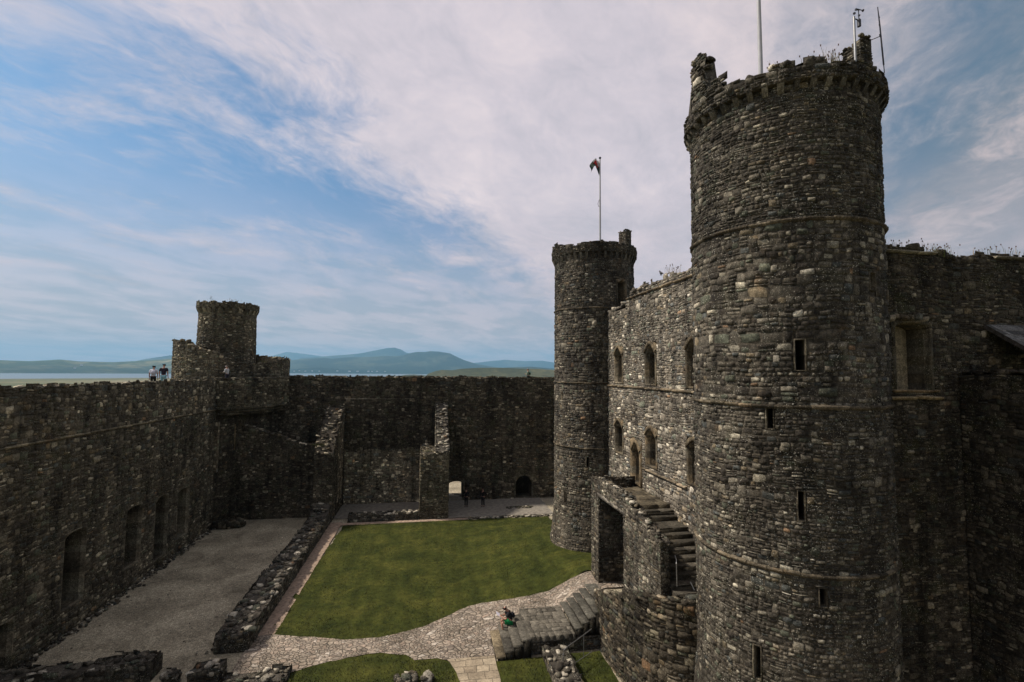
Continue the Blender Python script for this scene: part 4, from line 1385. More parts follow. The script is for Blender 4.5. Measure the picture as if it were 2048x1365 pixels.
# resample smoothly
CP = []
for i in range(len(cpts) - 1):
    for k in range(2):
        CP.append(tuple(np.array(cpts[i]) + (np.array(cpts[i + 1]) - np.array(cpts[i])) * k / 2))
CP.append(cpts[-1])
cum = [0]
for a, b in zip(CP[:-1], CP[1:]): cum.append(cum[-1] + math.hypot(b[0] - a[0], b[1] - a[1]))
cum = np.array(cum); CPa = np.array(CP)


def fcur(U, V, D):
    U = np.asarray(U, float)
    x = np.interp(U, cum, CPa[:, 0]); y = np.interp(U, cum, CPa[:, 1])
    e = .25
    tx = np.interp(U + e, cum, CPa[:, 0]) - np.interp(U - e, cum, CPa[:, 0]); ty = np.interp(U + e, cum, CPa[:, 1]) - np.interp(U - e, cum, CPa[:, 1])
    L = np.sqrt(tx * tx + ty * ty) + 1e-9
    return np.stack([x + ty / L * D, y - tx / L * D, V + 0 * U], -1)


ctop = lambda u: float(np.interp(u, cum, CPa[:, 2])) + .06 * vnoise(u * 2.3, 2)
s = Skin(460)
s.masonry(fcur, 0, cum[-1], -.3, 4.9, ch=(.12, .36), topf=ctop, gain=.95, split=.4, rag=.08, depth=(.015, .08))
fcur_in = lambda U, V, D: fcur(U, V, -.5 - D)
s.core(fcur_in, 0, cum[-1], 0, 4.9, (), ctop, 1.0, 0)
us = np.linspace(0, cum[-1], 30)
for a, b in zip(us[:-1], us[1:]):
    A, B = np.array([a]), np.array([b]); za, zb = np.array([ctop(a) - .13]), np.array([ctop(b) - .13])
    s.quad(fcur(A, za, 0)[0], fcur(B, zb, 0)[0], fcur(B, zb, np.array([-.5]))[0], fcur(A, za, np.array([-.5]))[0])
mid = fcur(us, np.array([ctop(u) - .1 for u in us]), np.full(len(us), -.22))
topstones(s, [tuple(p) for p in mid], (.14, .36), 9, .2, light=.10, flat=.5)
f0, L0 = seg((8.92, 23.9), (8.42, 23.9))
s.masonry(f0, 0, .5, 0, 2.1, ch=(.1, .25))
s.finish('wall', M_STONE_N, cwl)
s = Skin(461)       # solid fill behind the curved wall, reaching the stair
s.add([(8.75, 23.6, 1.7), (9.1, 23.6, 1.7), (9.1, 18, 3.6), (8.75, 18.6, 3.6)], [[0, 1, 2, 3]], [(.09, .085, .07)])
s.finish('walkway', M_SLAB, cwl)

# dark wall at the far right, with a slated roof behind it ----------------------
rw = thing('courtyard_wall', 'high shadowed wall at the right edge, below the slated roof', 'wall', (19, 8, 0))
s = Skin(470)
s.masonry(planeX(18.7, -1), -2, 14.4, 0, 13.3, ch=(.10, .28), gain=.55, topf=lambda y: 13.14 + .05 * vnoise(y * 2, 5), rag=.08)  # low gain: the wall's shade is put into its stone colour
s.quad((18.7, -2, 13.1), (18.7, 14.4, 13.1), (19.5, 14.4, 13.1), (18.7 + .8, -2, 13.1))
s.quad((19.5, -2, 0), (19.5, 14.4, 0), (19.5, 14.4, 13.1), (19.5, -2, 13.1))
topstones(s, [(18.95, 0, 13.1), (18.95, 14.3, 13.1)], (.12, .34), 8, .2, flat=.5, light=.08)
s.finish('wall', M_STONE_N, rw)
rf = thing('slate_roof', 'small dark slated lean-to roof above the right edge wall', 'roof', (20, 12.6, 13))
s = Skin(471)
nrow = 8
for r in range(nrow):
    ya, za = 14.4 - .27 * r, 14.85 - .20 * r
    x = 19.9
    while x < 24:
        w_ = s.rng.uniform(.18, .32)
        c_ = np.array((.10, .105, .11)) * s.rng.uniform(.5, 1.6); dz = s.rng.uniform(0, .015)
        s.add([(x, ya, za + dz), (x + w_ - .01, ya, za + dz), (x + w_ - .01, ya - .33, za - .22 + dz), (x, ya - .33, za - .22 + dz)], [[0, 1, 2, 3]], [c_])
        s.add([(x, ya - .33, za - .22 + dz), (x + w_ - .01, ya - .33, za - .22 + dz), (x + w_ - .01, ya - .33, za - .245 + dz), (x, ya - .33, za - .245 + dz)], [[0, 1, 2, 3]], [(.2, .2, .2)])
        x += w_
s.finish('slates', M_SLAB, rf)
s = Skin(472)
s.box((19.86, 12.2, 13.0), (19.95, 12.32, 13.25), (.04, .035, .03))
s.quad((19.95, 14.4, 14.72), (24, 14.4, 14.72), (24, 12.1, 13.02), (19.95, 12.1, 13.02), (.03, .027, .024))
s.quad((19.9, 14.42, 14.9), (19.9, 12.1, 13.18), (19.9, 12.1, 13.02), (19.9, 14.42, 14.72), (.05, .045, .04))
s.finish('rafters', M_SLAB, rf)
ruin_wall('low_wall', 'rough stone wall top just showing at the bottom right corner', 'wall', 20.6, 27, 16.6, 17.4, lambda x: .7, 'x', 473, M_STONE_W, .2, n=8, rsize=(.25, .5))


# ------------------------------------------------------------------ metalwork
def tube(name, pts, r, m_, parent=None, seg_=8):
    pts = [Vector(p) for p in pts]
    rr = r if hasattr(r, '__len__') else [r] * len(pts)
    V = []; F = []
    for i, p in enumerate(pts):
        d = (pts[min(i + 1, len(pts) - 1)] - pts[max(i - 1, 0)]).normalized()
        up = Vector((0, 0, 1)) if abs(d.z) < .9 else Vector((1, 0, 0))
        a = d.cross(up).normalized(); b = d.cross(a)
        for k in range(seg_):
            t = 2 * pi * k / seg_
            V.append(p + (a * cos(t) + b * sin(t)) * rr[i])
    n = len(pts)
    for i in range(n - 1):
        for k in range(seg_):
            k2 = (k + 1) % seg_
            F.append((i * seg_ + k, i * seg_ + k2, (i + 1) * seg_ + k2, (i + 1) * seg_ + k))
    F.append(tuple(range(seg_))[::-1]); F.append(tuple((n - 1) * seg_ + k for k in range(seg_)))
    me = bpy.data.meshes.new(name); me.from_pydata([tuple(v) for v in V], [], F)
    return link(name, me, m_, parent)


M_POLE = simple_mat('painted_pole', (.42, .42, .42), .45, 0, .12, 3.0)
M_METAL = simple_mat('dark_metal', (.05, .05, .055), .5, .6, .3, 8.0)
M_RAIL = simple_mat('galvanised_rail', (.30, .30, .29), .4, .8, .2, 12.0)

fp = thing('flagpole', 'thick bare grey flagpole rising out of the nearest round tower', 'flagpole', (11.0, 14.3, 21.3))
tube('pole', [(11.0, 14.3, 21.3), (11.0, 14.3, 24.0), (10.98, 14.3, 27.5), (10.97, 14.3, 31.5)], [.085, .075, .062, .05], M_POLE, fp, 12)
tube('socket', [(11.0, 14.3, 21.3), (11.0, 14.3, 21.6)], .13, M_METAL, fp, 12)
fp2 = thing('flagpole', 'slender white flagpole on the far round tower, carrying the flag', 'flagpole', (12.17, 33.3, 21.0))
tube('pole', [(12.17, 33.3, 21.0), (12.17, 33.3, 24.0), (12.18, 33.3, 28.75)], [.075, .07, .045], M_POLE, fp2, 12)
tube('finial', [(12.18, 33.3, 28.72), (12.18, 33.3, 28.78), (12.18, 33.3, 28.86), (12.18, 33.3, 28.9)], [.04, .085, .085, .03], M_METAL, fp2, 10)
tube('halyard_cleat', [(12.10, 33.26, 25.1), (12.02, 33.26, 25.2), (12.0, 33.26, 25.35), (12.1, 33.27, 25.65)], .015, M_METAL, fp2, 6)
# flag, hanging in folds
nu, nv = 26, 20
V = []; F = []; C = []
for i in range(nu + 1):
    u = i / nu          # 0 hoist .. 1 fly
    for j in range(nv + 1):
        v = j / nv      # 0 top .. 1 bottom
        top = Vector((12.14 - .80 * u, 33.3 + .10 * sin(u * 9) - .15 * u, 28.62 + .10 * sin(u * 2.6) - .62 * u ** 3))
        fold = .12 * sin(u * 10 + v * 3) * (.3 + u)
        bot_drop = (1.20 - .78 * min(1, u * 2.0) + .12 * u * 1.0)
        x = top.x + .07 * v * u + .05 * sin(v * 6 + u * 4) * u
        V.append((x, top.y + fold, top.z - bot_drop * v + .03 * sin(u * 12) * v))
for i in range(nu):
    for j in range(nv):
        F.append((i * (nv + 1) + j, (i + 1) * (nv + 1) + j, (i + 1) * (nv + 1) + j + 1, i * (nv + 1) + j + 1))
        u, v = (i + .5) / nu, (j + .5) / nv
        du, dv = (u - .36) / .27, (v - .46) / .30
        red = du * du + dv * dv + .45 * sin(u * 31) * cos(v * 23) < .75
        c = (.50, .03, .035) if red else ((.55, .55, .55) if v < .42 and u < .62 else (.01, .03, .018))
        C.append(c)
me = quadmesh('flag', V, F, C)
m_, w = mat('flag_cloth')
at = w.n('ShaderNodeAttribute', attribute_name='Col', attribute_type='GEOMETRY').outputs[0]
principled(w, **{'Base Color': at, 'Roughness': .8})
me.polygons.foreach_set('use_smooth', np.ones(len(F), dtype=bool))
o = link('flag', me, m_); tag(o, 'drooping white and dark green flag with a red emblem, on the far tower pole', 'flag')

an = thing('antenna', 'thin dark whip antenna strapped to the outer side of the tower chimney stump', 'antenna', (13.2, 11.9, 22))
ax_, ay_ = 13.02, 11.55
ax0 = Vector((11.7 + 3.2 * sin(radians(161)), 14.44 + 3.2 * cos(radians(161)), 22.0))
tube('mast', [ax0 + Vector((.0, 0, -.1)), ax0 + Vector((-.10, -.02, 1.05)), ax0 + Vector((-.16, -.03, 1.6))], [.022, .02, .012], M_METAL, an, 6)
for zz in (1.05, 1.2, 1.33, .75):
    tube('element', [ax0 + Vector((-.17, -.06, zz)), ax0 + Vector((-.03, .04, zz + .01))], .012, M_METAL, an, 5)
tube('cable', [ax0 + Vector((0, 0, -.1)), ax0 + Vector((.05, .03, -.3)), ax0 + Vector((.0, .05, -.45)), ax0 + Vector((-.12, .08, -.5))], .012, M_METAL, an, 5)
tube('bracket', [ax0 + Vector((-.08, 0, .75)), ax0 + Vector((-.30, .25, .72))], .012, M_METAL, an, 5)
ws = thing('weather_station', 'small weather station on a short post beside the tower chimney stump', 'weather station', (12.0, 11.6, 22))
bx = Vector((11.7 + 3.0 * sin(radians(177.5)), 14.44 + 3.0 * cos(radians(177.5)), 21.9))
tube('post', [bx, bx + Vector((0, 0, 1.35))], .032, M_RAIL, ws, 8)
tube('arm', [bx + Vector((0, 0, 1.3)), bx + Vector((.22, .05, 1.3))], .016, M_METAL, ws, 6)
tube('sensor', [bx + Vector((.22, .05, 1.12)), bx + Vector((.22, .05, 1.32)), bx + Vector((.22, .05, 1.33)), bx + Vector((.22, .05, 1.36))], [.05, .05, .02, .02], M_METAL, ws, 8)
tube('spindle', [bx + Vector((.22, .05, 1.36)), bx + Vector((.22, .05, 1.62))], .012, M_METAL, ws, 6)
for k in range(3):
    a = 2.1 * k + .4
    e = bx + Vector((.22 + .11 * cos(a), .05 + .11 * sin(a), 1.52))
    tube('wind_cup', [e, e + Vector((-.035 * sin(a), .035 * cos(a), 0)), e + Vector((-.05 * sin(a), .05 * cos(a), 0))], [.012, .035, .04], M_METAL, ws, 7)
tube('vane', [bx + Vector((.12, .05, 1.62)), bx + Vector((.22, .05, 1.63)), bx + Vector((.34, .05, 1.63))], [.035, .02, .008], M_METAL, ws, 6)

hr = thing('handrail', 'thin metal handrail sloping down beside the curved wall, south of the platform', 'handrail', (6.5, 21.5, 0))
tube('rail', [(5.95, 20.95, .15), (5.95, 21.0, .8), (6.0, 21.05, .95), (6.15, 21.15, 1.0), (6.9, 21.75, 1.0), (7.7, 22.35, 1.05)], .022, M_RAIL, hr, 8)
tube('post', [(7.2, 21.98, .0), (7.2, 21.98, 1.0)], .02, M_RAIL, hr, 8)
tube('lower_rail', [(5.9, 20.5, .1), (6.5, 20.95, .45), (7.4, 21.5, .5)], .016, M_RAIL, hr, 8)
hr2 = thing('handrail', 'short metal handrail at the foot of the tall staircase', 'handrail', (9.7, 18.3, 5))
tube('rail', [(9.62, 17.9, 4.75), (9.62, 17.92, 5.6), (9.66, 18.0, 5.72), (9.74, 18.25, 5.78)], .022, M_RAIL, hr2, 8)
tube('lower_rail', [(10.1, 17.75, 4.95), (10.18, 17.6, 4.7)], .018, M_RAIL, hr2, 8)
# ------------------------------------------------------------------ skinned figures
def skinned(name, verts, edges, radii, m_, parent=None, sub=2, root=0, smooth=True):
    me = bpy.data.meshes.new(name + '_base')
    me.from_pydata([tuple(v) for v in verts], edges, [])
    o = bpy.data.objects.new(name + '_tmp', me); COL.objects.link(o)
    o.modifiers.new('skin', 'SKIN')
    if not me.skin_vertices:
        bpy.context.view_layer.objects.active = o
    sv = me.skin_vertices[0].data
    for i, r in enumerate(radii):
        sv[i].radius = (r, r) if not hasattr(r, '__len__') else r
        sv[i].use_root = (i == root)
    sb = o.modifiers.new('sub', 'SUBSURF'); sb.levels = sub; sb.render_levels = sub
    bpy.context.view_layer.update()
    dg = bpy.context.evaluated_depsgraph_get()
    nm = bpy.data.meshes.new_from_object(o.evaluated_get(dg))
    nm.name = name
    bpy.data.objects.remove(o); bpy.data.meshes.remove(me)
    nm.materials.clear()
    nm.polygons.foreach_set('use_smooth', np.ones(len(nm.polygons), dtype=bool))
    return link(name, nm, m_, parent)


M_SKIN = simple_mat('skin', (.42, .22, .15), .6, 0, .06)
cloth = {}


def cl(c):
    if c not in cloth:
        cloth[c] = simple_mat('cloth_%d' % len(cloth), c, .85, 0, .18, 20.0, .15)
    return cloth[c]


def stand_pose(arm='down', h=1.75, lean=0.0):
    J = dict(pelvis=(0, 0, .53), waist=(0, .0, .60), chest=(0, .01 + lean * .5, .73), neck=(0, .005 + lean, .83), head0=(0, .015 + lean, .875), head1=(0, .025 + lean, .925), head2=(0, .015 + lean, .975), nose=(0, .078 + lean, .915))
    for sgn, n in ((-1, 'L'), (1, 'R')):
        J['sh' + n] = (sgn * .108, lean, .80)
        if arm == 'down':
            J['el' + n] = (sgn * .135, -.015 + lean * .6, .63); J['wr' + n] = (sgn * .14, .03 + lean * .4, .485)
        elif arm == 'front':
            J['el' + n] = (sgn * .13, .03, .64); J['wr' + n] = (sgn * .05, .15, .66)
        elif arm == 'hip':
            J['el' + n] = (sgn * .19, -.04, .66); J['wr' + n] = (sgn * .11, .02, .55)
        J['hip' + n] = (sgn * .05, 0, .50); J['kn' + n] = (sgn * .057, .012, .28); J['an' + n] = (sgn * .06, -.015, .045); J['toe' + n] = (sgn * .07, .085, .018)
    return {k: Vector(v) * h for k, v in J.items()}


def person(label, loc, yaw, J, top=(.3, .3, .3), legs=(.03, .03, .04), shoes=(.03, .03, .03), hair=(.02, .015, .01), sleeve='short', shorts=False, pack=None, hat=None, h=1.75, group=None, held=None):
    t = thing('person', label, 'person', loc, group)
    R = Matrix.Rotation(yaw, 4, 'Z')
    L = Vector(loc)
    W = {k: L + (R @ v) for k, v in J.items()}
    fwd = (R @ Vector((0, 1, 0)))
    # body with hands
    names = list(W.keys()); V = [W[k] for k in names]; ix = {k: i for i, k in enumerate(names)}
    rad = dict(pelvis=(.085, .065), waist=(.075, .055), chest=(.088, .062), neck=.032, head0=.034, head1=(.046, .054), head2=.034, nose=.009)
    E = [('pelvis', 'waist'), ('waist', 'chest'), ('chest', 'neck'), ('neck', 'head0'), ('head0', 'head1'), ('head1', 'head2'), ('head1', 'nose')]
    rr = {}
    for k in names:
        r = rad.get(k)
        if r is None:
            b = k[:-1]
            r = dict(sh=.034, el=.024, wr=.016, hip=.052, kn=.034, an=.023, toe=.018)[b]
        rr[k] = tuple(x * h * .93 for x in r) if hasattr(r, '__len__') else r * h
    for n in 'LR':
        E += [('chest', 'sh' + n), ('sh' + n, 'el' + n), ('el' + n, 'wr' + n), ('pelvis', 'hip' + n), ('hip' + n, 'kn' + n), ('kn' + n, 'an' + n), ('an' + n, 'toe' + n)]
    EE = [(ix[a], ix[b]) for a, b in E]; RR = [rr[k] for k in names]
    for n in 'LR':
        sgn = -1 if n == 'L' else 1
        wv = W['wr' + n]; d = (wv - W['el' + n]).normalized()
        side = d.cross(Vector((0, 0, 1)) if abs(d.z) < .8 else fwd).normalized()
        bend = side.cross(d).normalized()
        if bend.dot(fwd) < 0: bend = -bend
        palm = wv + d * .07; V.append(palm); RR.append((.036, .017)); pi_ = len(V) - 1; EE.append((ix['wr' + n], pi_))
        for q, (off, ln) in enumerate(((-.027, .062), (-.009, .075), (.009, .070), (.027, .055))):
            a = palm + d * .035 + side * off; b = a + d * ln * .55 + bend * .006; c = b + d * ln * .4 + bend * .018
            i0 = len(V); V += [a, b, c]; RR += [.0085, .008, .007]; EE += [(pi_, i0), (i0, i0 + 1), (i0 + 1, i0 + 2)]
        a = palm - d * .02 + bend * .03; b = a + d * .035 + bend * .02
        i0 = len(V); V += [a, b]; RR += [.010, .009]; EE += [(pi_, i0), (i0, i0 + 1)]
    skinned('body', V, EE, RR, M_SKIN, t, 1, ix['pelvis'])

    def garment(nm, ks, es, m_, grow, extra=()):
        idx = {k: i for i, k in enumerate(ks)}
        vv = [W[k] if k in W else dict(extra)[k] for k in ks]
        r2 = []
        for k in ks:
            r = rr.get(k, .03)
            r2.append(tuple(x + grow for x in r) if hasattr(r, '__len__') else r + grow)
        return skinned(nm, vv, [(idx[a], idx[b]) for a, b in es], r2, m_, t, 2, 0)
    ks = ['pelvis', 'waist', 'chest', 'shL', 'shR', 'neckb']
    ex = {'neckb': W['chest'].lerp(W['neck'], .75)}
    es = [('pelvis', 'waist'), ('waist', 'chest'), ('chest', 'shL'), ('chest', 'shR'), ('chest', 'neckb')]
    for n in 'LR':
        e = W['sh' + n].lerp(W['el' + n], .75 if sleeve == 'short' else 1.0)
        ex['se' + n] = e; ks.append('se' + n); es.append(('sh' + n, 'se' + n)); rr['se' + n] = rr['el' + n] + .004
        if sleeve == 'long':
            ex['sw' + n] = W['el' + n].lerp(W['wr' + n], .92); ks.append('sw' + n); es.append(('se' + n, 'sw' + n)); rr['sw' + n] = rr['wr' + n] + .003
    rr['neckb'] = .04
    garment('shirt', ks, es, cl(top), .016, ex.items())
    ks = ['pelvis']; es = []; ex = {}
    for n in 'LR':
        ks += ['hip' + n]; es.append(('pelvis', 'hip' + n))
        if shorts:
            ex['hk' + n] = W['hip' + n].lerp(W['kn' + n], .8); ks.append('hk' + n); es.append(('hip' + n, 'hk' + n)); rr['hk' + n] = rr['kn' + n] + .022
        else:
            ks.append('kn' + n); ex['ha' + n] = W['kn' + n].lerp(W['an' + n], .93); ks.append('ha' + n); es += [('hip' + n, 'kn' + n), ('kn' + n, 'ha' + n)]; rr['ha' + n] = rr['an' + n] + .012
    garment('shorts' if shorts else 'trousers', ks, es, cl(legs), .014, ex.items())
    for n in 'LR':
        a = W['an' + n]; b = W['toe' + n]; hl = a + (a - b) * .28; hl.z = b.z + .01; a2 = a - Vector((0, 0, .03)); b2 = b + Vector((0, 0, .01))
        skinned('shoe', [a2, hl, b2], [(0, 1), (0, 2)], [.046, .034, .036], cl(shoes), t, 2, 0)
    hc = W['head1']; hb = -fwd
    if (W['nose'] - W['head1']).length > 1e-4: hb = -(W['nose'] - W['head1']).normalized()
    up = (W['head2'] - W['head0']).normalized()
    skinned('hair' if not hat else 'hat', [hc + up * .055 * h * .6, hc + hb * .03 + up * .02, hc + hb * .045 - up * .035, hc + up * .03 - hb * .035], [(0, 1), (1, 2), (0, 3)], [.078, .092, .06, .05], cl(hair if not hat else hat), t, 2, 0)
    if pack:
        c0 = W['chest'] - fwd * .19; c1 = W['waist'] - fwd * .20 - Vector((0, 0, .0)); c2 = W['chest'].lerp(W['neck'], .4) - fwd * .16
        bp_ = skinned('backpack', [c1, c0, c2], [(0, 1), (1, 2)], [(.15, .10), (.16, .11), (.11, .07)], cl(pack), t, 2, 0)
        for n in 'LR':
            a = W['sh' + n].lerp(W['chest'], .35)
            tube('strap', [a - fwd * .15 - Vector((0, 0, .02)), a + Vector((0, 0, .085)), a + fwd * .11 - Vector((0, 0, .02)), a + fwd * .12 - Vector((0, 0, .2))], .018, cl(pack), bp_, 6)
    return t, W


person('person in a white shirt with a dark backpack on the left wall walk', (-18.35, 36.4, 11.55), radians(15), stand_pose('down', 1.66), top=(.62, .64, .70), legs=(.02, .02, .02), hair=(.03, .02, .015), pack=(.5, .5, .56), hat=None, h=1.66)
person('taller person in a dark jacket with a turquoise bag, beside the white shirt', (-18.1, 37.15, 11.55), radians(10), stand_pose('down', 1.80), top=(.03, .025, .035), legs=(.30, .55, .60), hair=(.03, .03, .03), sleeve='short', h=1.80)
person('person in a pale hooded top on the wall walk before the far left tower', (-17.5, 46.3, 11.62), radians(70), stand_pose('front', 1.70, .03), top=(.52, .52, .50), legs=(.05, .05, .06), hair=(.35, .34, .32), sleeve='long', h=1.7)
person('walker with a dark green backpack on the far wall walk', (10.55, 51.1, 11.55), radians(60), stand_pose('front', 1.78, .02), top=(.25, .30, .22), legs=(.04, .05, .04), hair=(.02, .02, .02), sleeve='long', pack=(.02, .07, .04), h=1.78)
person('dark clothed person by the gateway in the far wall, left of two', (3.75, 47.2, .03), radians(-20), stand_pose('hip', 1.72), top=(.012, .012, .014), legs=(.012, .012, .014), hair=(.01, .01, .01), sleeve='long', h=1.72)
person('dark clothed person standing on the far gravel, right of two', (5.35, 47.0, .03), radians(150), stand_pose('hip', 1.75), top=(.015, .012, .012), legs=(.012, .012, .014), hair=(.01, .01, .01), sleeve='long', h=1.75)
# seated reader, facing west
h = 1.72
J = dict(pelvis=(0, 0, .07), waist=(0, .02, .16), chest=(0, .07, .27), neck=(0, .115, .36), head0=(0, .14, .395), head1=(0, .175, .43), head2=(0, .19, .485), nose=(0, .225, .40))
for sgn, n in ((-1, 'L'), (1, 'R')):
    J['sh' + n] = (sgn * .105, .095, .335); J['el' + n] = (sgn * .135, .17, .185); J['wr' + n] = (sgn * .045, .27, .225)
    J['hip' + n] = (sgn * .055, .03, .055); J['kn' + n] = (sgn * .075, .27, .085); J['an' + n] = (sgn * .06, .235, -.17); J['toe' + n] = (sgn * .07, .33, -.205)
J = {k: Vector(v) * h for k, v in J.items()}
pt, W = person('person sitting on the slate steps reading a paper, wearing green shorts', (4.22, 24.28, .60), radians(90), J, top=(.02, .02, .022), legs=(.01, .16, .05), shoes=(.65, .65, .68), hair=(.012, .01, .01), shorts=True, pack=(.015, .015, .018), h=h)
c = (W['wrL'] + W['wrR']) / 2 + Vector((-.16, 0, .06))
V = []; F = []
for i in range(7):
    for j in range(5):
        V.append((c.x - .10 + .045 * j, c.y - .19 + .063 * i, c.z + .04 * abs(i - 3) / 3 - .05 + .028 * (4 - j)))
for i in range(6):
    for j in range(4):
        F.append((i * 5 + j, (i + 1) * 5 + j, (i + 1) * 5 + j + 1, i * 5 + j + 1))
me = bpy.data.meshes.new('paper'); me.from_pydata(V, [], F)
o = link('paper_map', me, simple_mat('paper', (.72, .70, .76), .8, 0, .05)); o.modifiers.new('t', 'SOLIDIFY').thickness = .004
tag(o, 'folded white paper held by the seated reader', 'paper')

# raven on the gatehouse wall
bd = thing('raven', 'black raven perched on the broken gatehouse wall top', 'bird', (11.95, 23.5, 18.1))
b0 = Vector((11.95, 23.5, 18.22))
skinned('body', [b0, b0 + Vector((0, .08, .06)), b0 + Vector((0, .14, .12)), b0 + Vector((0, .17, .155)), b0 + Vector((0, .24, .15)), b0 + Vector((0, -.12, -.02)), b0 + Vector((0, -.24, -.07)), b0 + Vector((.03, .01, -.06)), b0 + Vector((-.03, .01, -.06)), b0 + Vector((.035, .02, -.14)), b0 + Vector((-.035, .02, -.14))],
        [(0, 1), (1, 2), (2, 3), (3, 4), (0, 5), (5, 6), (0, 7), (0, 8), (7, 9), (8, 10)], [.065, .055, .035, .04, .008, .045, .022, .02, .02, .008, .008], simple_mat('feathers', (.012, .012, .014), .5, 0, .1), bd, 2)

# ------------------------------------------------------------------ plants on the wall tops
m_, w = mat('dry_grass')
at = w.n('ShaderNodeAttribute', attribute_name='Col', attribute_type='GEOMETRY').outputs[0]
principled(w, **{'Base Color': at, 'Roughness': .9})
M_DRY = m_


def tuft(label, x, y, z, hh, n, spread, seed, green=.4, group=None, name='grass_tuft'):
    rng = random.Random(seed)
    V = []; F = []; C = []
    for k in range(n):
        bx_, by_ = x + rng.gauss(0, spread), y + rng.gauss(0, spread * .6)
        a = rng.uniform(0, 2 * pi); ln = hh * rng.uniform(.4, 1.1); bend = rng.uniform(.1, .5) * ln
        wd = rng.uniform(.004, .009)
        d = Vector((cos(a), sin(a), 0)); q = Vector((-sin(a), cos(a), 0)) * wd
        col = (.10, .12, .03) if rng.random() < green else (.24, .18, .10)
        p0 = Vector((bx_, by_, z)); p1 = p0 + Vector((0, 0, ln * .6)) + d * bend * .3; p2 = p0 + Vector((0, 0, ln)) + d * bend
        i = len(V)
        V += [p0 - q, p0 + q, p1 + q * .7, p1 - q * .7, p2 + q * .3, p2 - q * .3]
        F += [(i, i + 1, i + 2, i + 3), (i + 3, i + 2, i + 4, i + 5)]; C += [col, col]
        if rng.random() < .35:   # seed head
            i = len(V); e = .02
            V += [p2 + Vector((-e, 0, -e)), p2 + Vector((e, 0, -e)), p2 + Vector((e, 0, e * 1.6)), p2 + Vector((-e, 0, e * 1.6))]
            F.append((i, i + 1, i + 2, i + 3)); C.append((.12, .08, .06))
            i = len(V)
            V += [p2 + Vector((0, -e, -e)), p2 + Vector((0, e, -e)), p2 + Vector((0, e, e * 1.6)), p2 + Vector((0, -e, e * 1.6))]
            F.append((i, i + 1, i + 2, i + 3)); C.append((.12, .08, .06))
    me = quadmesh(name, [tuple(v) for v in V], F, C)
    o = link(name, me, M_DRY); tag(o, label, 'plant', group)


def on_rim(cx, cy, R, d, z): return (cx + R * sin(radians(d)), cy + R * cos(radians(d)), z)


G1 = 'grass growing on the nearest tower rim'
for i, (d, hh, n, sp_, lb) in enumerate(((-139, .38, 14, .12, 'wispy grass right of the thick flagpole on the tower rim'), (-149, .28, 10, .10, 'sparse thin grass on the middle of the nearest tower rim'),
                                        (-160, .30, 16, .16, 'low wispy grass on the tower rim, mid right'), (-172, .42, 60, .16, 'thick grass clump on the tower rim, left of the chimney stump'))):
    tuft(lb, *on_rim(11.7, 14.44, 2.75, d, 21.9), hh, n, sp_, 500 + i, .35, G1)
for i, (x, hh, n, sp_, g_, lb) in enumerate(((15.6, .38, 30, .18, .1, 'dry grass on the right gatehouse wall, against the tower'), (16.6, .35, 22, .22, .3, 'thin weeds on the raised right gatehouse coping'),
                                            (18.35, .50, 120, .28, .95, 'leafy green weeds spilling over the dip in the right gatehouse wall'), (17.6, .3, 25, .25, .5, 'small weeds left of the dip in the right gatehouse wall'), (19.4, .25, 25, .3, .5, 'short weeds right of the dip in the right gatehouse wall'),
                                            (20.6, .3, 25, .25, .3, 'wispy weeds on the far right end of the gatehouse coping'), (21.8, .3, 25, .3, .3, 'weeds on the gatehouse wall at the photo edge'))):
    tuft(lb, x, 14.7, 17.55 if x < 18 or x > 19.8 else 17.25, hh, n, sp_, 520 + i, g_, 'weeds growing on the right gatehouse wall')
tuft('dry pinkish grass on the gatehouse wall top, right of the raven', 11.95, 22.2, 17.95, .4, 45, .25, 540, .1)
tuft('sprig of weed on the left end of the far left tower wall', -19.9, 48.2, 19.3, .35, 12, .1, 541, .5)
tuft('weeds on the right side of the small turret top', -18.4, 49.6, 19.3, .30, 30, .4, 542, .4)
tuft('bushy weeds on the low right shoulder of the corner tower', -15.4, 48.9, 13.6, .45, 60, .25, 543, .6)
tuft('green tuft on the ledge of the broad chapel pier', .0, 44.6, 5.75, .2, 80, .35, 544, .95)
tuft('mossy tuft where the left gable stub meets the kitchen wall', -9.3, 45.0, 6.4, .25, 120, .35, 545, .95)

# lawn blades, so the turf edge is not a clean line
rng = np.random.default_rng(9)
V = []; F = []; C = []
def add_blades(n, poly, zoff, hh):
    xs = [p[0] for p in poly]; ys = [p[1] for p in poly]; k = 0
    while k < n:
        x = rng.uniform(min(xs), max(xs)); y = rng.uniform(min(ys), max(ys))
        if not inpoly(x, y, poly) or (vnoise(x * .8, 1) + vnoise(y * .9, 2)) < rng.uniform(-1.6, .6): continue
        z = hgt(x, y) + zoff; a = rng.uniform(0, 6.28); h_ = hh * rng.uniform(.5, 1.3); w_ = .012
        i = len(V); c_, s_ = cos(a), sin(a); b = rng.uniform(.2, .8) * h_
        V.extend([(x - c_ * w_, y - s_ * w_, z), (x + c_ * w_, y + s_ * w_, z), (x + c_ * w_ * .4 - s_ * b, y + s_ * w_ * .4 + c_ * b, z + h_), (x - c_ * w_ * .4 - s_ * b, y - s_ * w_ * .4 + c_ * b, z + h_)])
        F.append((i, i + 1, i + 2, i + 3)); q = rng.uniform(.6, 1.5); C.append((.046 * q, .053 * q, .011 * q)); k += 1


